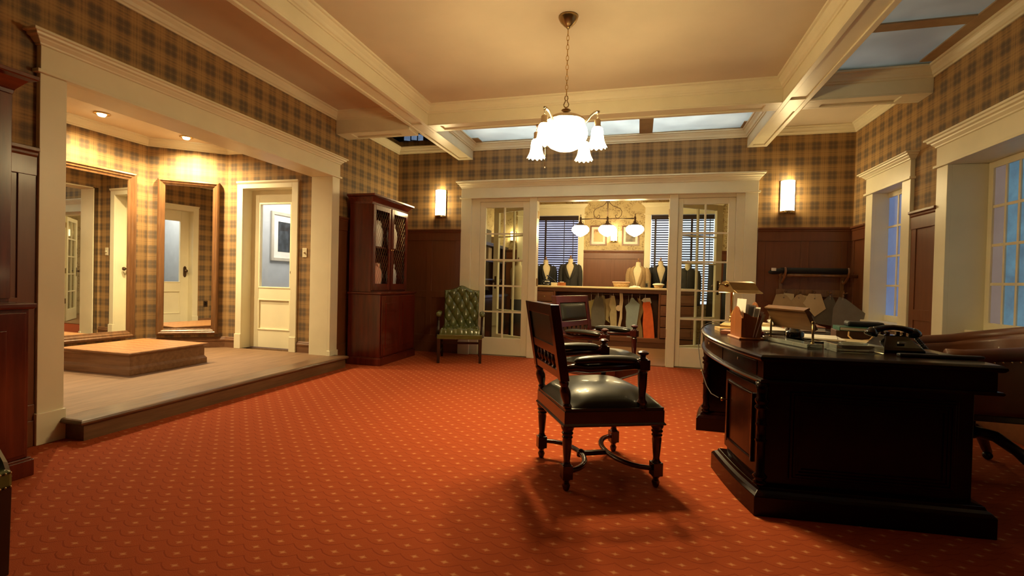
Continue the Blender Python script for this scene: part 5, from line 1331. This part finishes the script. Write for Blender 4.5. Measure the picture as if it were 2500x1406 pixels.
hung([(1860, 240), (1900, 200), (2005, 195), (2030, 280), (2000, 300), (1890, 270)], (1925, 215), WHITEP, 'white card pattern on top of the orange one', .004)
hung([(1890, 270), (2005, 260), (2045, 420), (2070, 600), (2095, 870), (1915, 905), (1890, 640), (1900, 430), (1880, 330)], (1922, 280), ORANGEC, 'bright orange trouser pattern hanging at the right of the bay', -.012)
hung([(1600, 600), (1650, 560), (1680, 700), (1660, 900), (1620, 860)], (1640, 580), KRAFT, 'kraft pattern corner below the pale blue one', .05)
hung([(1290, 850), (1340, 800), (1370, 930), (1330, 940)], (1340, 810), OLIVEC, 'small olive pattern low under the far carver armrest', .05)

# tailor's dummies -----------------------------------------------------------
TORSO = [(.70, .150, .105), (.80, .158, .110), (.90, .165, .118), (1.00, .162, .118), (1.10, .156, .112), (1.20, .168, .118), (1.30, .182, .122), (1.38, .188, .112), (1.43, .170, .095), (1.465, .115, .080), (1.49, .066, .066), (1.53, .058, .060), (1.56, .056, .058)]
def tors(z):
    for a, b in zip(TORSO, TORSO[1:]):
        if a[0] <= z <= b[0]:
            f = (z - a[0]) / (b[0] - a[0]); return a[1] + (b[1] - a[1]) * f, a[2] + (b[2] - a[2]) * f
    return TORSO[-1][1:] if z > 1 else TORSO[0][1:]
def dummy(label, x, y, rz, suit=None, grp=None, vdepth=.30, sc=1.0, canvas=CANVAS, lower=None, dz=0):
    """local: front is -y"""
    r = thing('dress_form', label, 'dress form', (x, y, 0), rz, grp); r.scale = (.80, .80, 1)
    MB().loft([[(a * cos(2 * pi * k / 28) * sc, c * sin(2 * pi * k / 28) * sc, z + dz) for k in range(28)] for z, a, c in TORSO], smooth=True).build('torso', canvas, r)
    MB().lathe([(.052, 1.555), (.055, 1.562), (.020, 1.570), (.016, 1.585), (.026, 1.592), (.020, 1.604), (.024, 1.614), (.014, 1.630), (.002, 1.634)], 16, T(0, 0, dz)).build('neck_finial', FRAMEW, r)
    MB().tube([(0, 0, .70 + dz), (0, 0, .08)], .018, 10).build('stand_pole', DARKWOOD, r)
    ft = MB()
    for k in range(3): a = k * 2 * pi / 3 + .5; ft.tube([(0, 0, .16), (.10 * cos(a), .10 * sin(a), .14), (.20 * cos(a), .20 * sin(a), .05), (.25 * cos(a), .25 * sin(a), .012)], [.018, .016, .013, .012], 8)
    ft.build('stand_foot', DARKWOOD, r)
    if suit:
        zt, zv, zb = 1.485, 1.485 - vdepth, .72
        def jk(u, v):
            z = zb + (zt - zb) * v; a, c = tors(z); 
            gap = .012 + max(0, (z - zv) / (zt - zv)) * .62 if z > zv else .012
            th = -pi / 2 + gap + (2 * pi - 2 * gap) * u
            puff = 1.10 + .05 * (1 - v)
            return (a * puff * cos(th), c * puff * sin(th) - .004, z + dz)
        jb = MB().grid(jk, 56, 30).build('jacket', suit, r, solid=.012)
        lp = MB()
        for sg in (1, -1):
            edge = []
            for k in range(9):
                v = k / 8; z = zv - .01 + (zt + .015 - zv) * v; a, c = tors(min(z, 1.485)); gap = .012 + max(0, (z - zv) / (zt - zv)) * .62
                th = -pi / 2 + sg * gap; w_ = .06 * sin(pi * min(1, v * 1.15 + .05)) + .012
                th2 = th + sg * w_ / a
                edge.append([(a * 1.14 * cos(th), c * 1.16 * sin(th) - .012, z + dz), (a * 1.17 * cos(th2), c * 1.18 * sin(th2) - .014, z - .012 + dz), (a * 1.17 * cos(th2), c * 1.15 * sin(th2) - .004, z - .012 + dz), (a * 1.12 * cos(th), c * 1.12 * sin(th) - .004, z + dz)])
            lp = MB().loft(edge, smooth=True); lp.build('lapel', suit, jb)
        for sg in (1, -1):
            MB().tube([(sg * .165, 0, 1.425 + dz), (sg * .205, .0, 1.395 + dz), (sg * .228, .0, 1.32 + dz), (sg * .240, -.005, 1.15 + dz), (sg * .242, -.02, .98 + dz), (sg * .238, -.045, .80 + dz)], [.050, .066, .068, .062, .056, .050], 14).build('sleeve', suit, r)
        bt = MB()
        for k in range(2): MB().lathe([(.009, 0), (.010, .004), (.001, .006)], 10, T(.012, -tors(zv)[1] * 1.16 - .004, zv - .03 - k * .11 + dz) @ RX(pi / 2)).build('button', BLACKP, jb)
    if lower:
        MB().loft([[(.17 * cos(2 * pi * k / 24) * (1 + (.78 - z) * .25), .13 * sin(2 * pi * k / 24) * (1 + (.78 - z) * .25), z) for k in range(24)] for z in (.05, .4, .78)], smooth=True).build('skirt', lower, r)
    return r
GD = 'jackets on dress forms behind the counter'
dummy('dress form in a black jacket at the left end behind the telephone on the counter', -1.80, 9.36, radians(24), BLACKSUIT, GD, .36, dz=-.02)
dummy('dress form in a charcoal tweed jacket in front of the left blind', -1.31, 9.38, radians(3), CHARSUIT, GD, .30, dz=.01)
dummy('dress form in a tan tweed jacket behind the wicker basket', -.02, 9.30, radians(-14), TANSUIT, GD, .40, dz=-.04)
dummy('dress form in a black jacket at the right in front of the bright blind', .385, 9.46, radians(2), BLACKSUIT, GD, .36, dz=-.01)
dummy('dress form in a dark coat seen through the right glazed door', .86, 9.36, radians(-10), CHARSUIT, GD, .05, dz=-.06)
dummy('bare cream dress form with a dark skirt seen through the left glazed door', -2.13, 8.45, radians(20), None, GD, lower=BLACKSUIT, dz=-.09)
# counter-top things ------------------------------------------------------------
r = thing('wicker_basket', 'oval wicker basket with a pink-tinged rim on the counter', 'basket', (-.315, 8.90, CZ), radians(4))
MB().lathe([(.115, 0), (.125, .004), (.140, .05), (.150, .088), (.140, .088), (.128, .05), (.110, .012), (.001, .010)], 32, sy=.62).build('basket_body', WICKER, r)
MB().tube([(.148 * cos(t), .092 * sin(t), .09) for t in [2 * pi * k / 32 for k in range(32)]], .010, 8, closed=True).build('rim', plain('pink_wicker', (.62, .36, .24), .7), r)
o = MB().grid(lambda u, v: ((u - .5) * .20, (v - .5) * .11, .004 + .032 * abs(sin(u * 7 + v * 3)) * (1 - abs(2 * v - 1) ** 3) * (1 - abs(2 * u - 1) ** 3)), 30, 16).build('crumpled_cloth', plain('white_cloth', (.72, .66, .52), .85), None, loc=(-.07, 8.88, CZ), solid=.004); tag(o, 'crumpled white cloth between the basket and the glass jar', 'cloth')
r = thing('glass_jar', 'clear glass jar of dark buttons on the counter', 'jar', (.135, 8.90, CZ), 0)
MB().lathe([(.001, 0), (.034, 0), (.036, .006), (.036, .110), (.033, .120), (.036, .126), (.036, .132), (.033, .132), (.031, .120), (.033, .108), (.033, .008), (.001, .006)], 20).build('jar_glass', GLASS, r)
bt = MB()
for k in range(46): bt.lathe([(.001, 0), (.008, .0), (.008, .003), (.001, .003)], 8, T(random.uniform(-.02, .02), random.uniform(-.02, .02), .01 + .0016 * k) @ RX(random.uniform(-.8, .8)) @ RY(random.uniform(-.8, .8)))
o = bt.build('button_filling', BLACKP, r); o['kind'] = 'stuff'
r = thing('pin_cushion_bowl', 'pale bowl heaped with a white pin cushion at the right of the counter', 'bowl', (.335, 8.90, CZ), 0)
MB().lathe([(.001, 0), (.065, 0), (.07, .006), (.085, .05), (.078, .05), (.001, .04)], 24).build('bowl', WICKER, r)
MB().lathe([(.001, .088), (.05, .086), (.095, .074), (.105, .062), (.095, .052), (.06, .046), (.001, .046)], 28).build('cushion', plain('white_felt', (.78, .72, .58), .9), r)
r = thing('candlestick_telephone', 'black counter telephone with a slanting arm in front of the left jacket', 'telephone', (-1.69, 8.92, CZ), 0)
MB().lathe([(.001, 0), (.09, 0), (.095, .01), (.085, .03), (.05, .055), (.02, .07), (.001, .072)], 24).build('phone_body', BAKELITE, r)
MB().tube([(.0, 0, .06), (-.03, 0, .14), (.0, 0, .19), (.14, 0, .10), (.21, 0, .04)], [.012, .011, .010, .009, .007], 8).build('arm', BAKELITE, r)
MB().tube([(-.10, 0, .02), (-.08, 0, .07), (-.02, 0, .10), (.05, 0, .095)], .012, 8).build('handset', BAKELITE, r)
MB().box((-.03, -.05, .066), (.05, .04, .082)).build('pad', WHITEP, r, bevel=.002)
r = thing('small_carton', 'small pale carton on the counter beside the black telephone', 'box', (-1.535, 8.86, CZ), radians(4))
MB().box((-.055, -.04, 0), (.055, .04, .042)).build('carton', KRAFTP, r, bevel=.002); MB().box((-.057, -.042, .042), (.057, .042, .056)).build('lid', IVORY, r, bevel=.002)
r = thing('sewing_box', 'orange-brown wooden sewing box on the counter by the charcoal jacket', 'box', (-1.40, 8.90, CZ), radians(-8))
MB().box((-.065, -.05, 0), (.065, .05, .062)).build('box_body', REDWOOD, r, bevel=.003); MB().box((-.03, -.03, .062), (.035, .03, .075)).build('cloth_scrap', WHITEP, r, bevel=.004)
# pictures between the blinds
MRB_ = MRB
picture('framed_picture', frame_M((-.97, YR, 1.86), (1, 0, 0), (0, -1, 0)), .33, .395, .028, OAKX, .045, ART_SEP, 'framed sepia figure print left of the back room sconce')
picture('framed_picture', frame_M((-.352, YR, 1.86), (1, 0, 0), (0, -1, 0)), .33, .39, .028, OAKX, .045, ART_GREY, 'framed grey landscape print right of the back room sconce')
# bookcase along the left back room wall
r = thing('tall_bookcase', 'dark wooden bookcase along the left back room wall seen through the glazed door', 'bookcase', (-2.95, 8.25, 0), 0)
bc = MB(); bc.box((0, -1.15, 0), (.36, 1.15, .06)); bc.box((0, -1.15, .80), (.38, 1.15, .85)); bc.box((0, -1.15, 1.73), (.36, 1.15, 1.79))
for y in (-1.15, -.40, .36, 1.11): bc.box((0, y, 0), (.34, y + .04, .82)); bc.box((0, y, .82), (.32, y + .04, 1.76))
bc.box((0, -1.15, 0), (.02, 1.15, 1.76)); bc.build('bookcase_carcass', DARKWOOD, r, bevel=.003)
for z in (1.12, 1.45): MB().box((.02, -1.12, z), (.33, 1.12, z + .022)).build('shelf', DARKWOOD, r)
for y in (-1.10, -.35, .41): MB().box((.34, y, .08), (.36, y + .69, .79)).build('cupboard_door', DARKWOOD, r, bevel=.004)
CB = [plain('box_a_buff', (.34, .25, .14), .8), plain('box_b_grey', (.16, .14, .11), .8), plain('box_c_cream', (.60, .52, .36), .8)]
for k, (y, z, wd, ht, mt, lb) in enumerate(((7.45, 1.142, .22, .12, 2, 'cream carton on the bookcase lower open shelf, nearest the door'), (8.02, 1.142, .20, .20, 1, 'grey carton on the bookcase lower open shelf behind the cream carton'), (8.85, 1.142, .24, .22, 0, 'buff carton in the middle of the bookcase lower open shelf'), (7.55, 1.472, .26, .20, 1, 'grey carton on the bookcase upper shelf, nearest the door'), (8.4, 1.472, .20, .24, 0, 'buff carton on the bookcase upper shelf'), (7.75, 1.791, .34, .30, 1, 'large grey box on top of the bookcase, nearest the door'), (8.3, 1.791, .30, .24, 1, 'grey box in the middle on top of the bookcase'), (8.9, 1.791, .24, .16, 0, 'buff box at the far end on top of the bookcase'))):
    o = MB().box((-.12, -wd / 2, 0), (.12, wd / 2, ht)).build('carton', CB[mt], None, bevel=.003, loc=(-2.78, y, z)); tag(o, lb, 'box', 'cartons on the back room bookcase')
# bolts leaning in the right corner of the back room
for k, (x, lb, mt, ln) in enumerate(((1.18, 'dark cloth bolt leaning in the back room corner, left of the pair', BLACKSUIT, 1.50), (1.42, 'greyish cloth bolt leaning beside the dark one in the back room corner', CHARSUIT, 1.56))):
    r = thing('cloth_bolt', lb, 'cloth bolt', (x, 8.7, .0), 0, 'cloth bolts through the right glazed door')
    M_ = RX(radians(-9)) @ RY(radians(3))
    MB().lathe([(.001, .02), (.088, .02), (.092, .04), (.092, ln - .02), (.086, ln), (.03, ln + .002), (.001, ln + .002)], 18, M_ @ T(0, 0, 0), sy=.7).build('cloth', mt, r)
    MB().lathe([(.025, ln), (.03, ln + .03), (.02, ln + .03), (.001, ln + .01)], 12, M_).build('core', KRAFT, r)
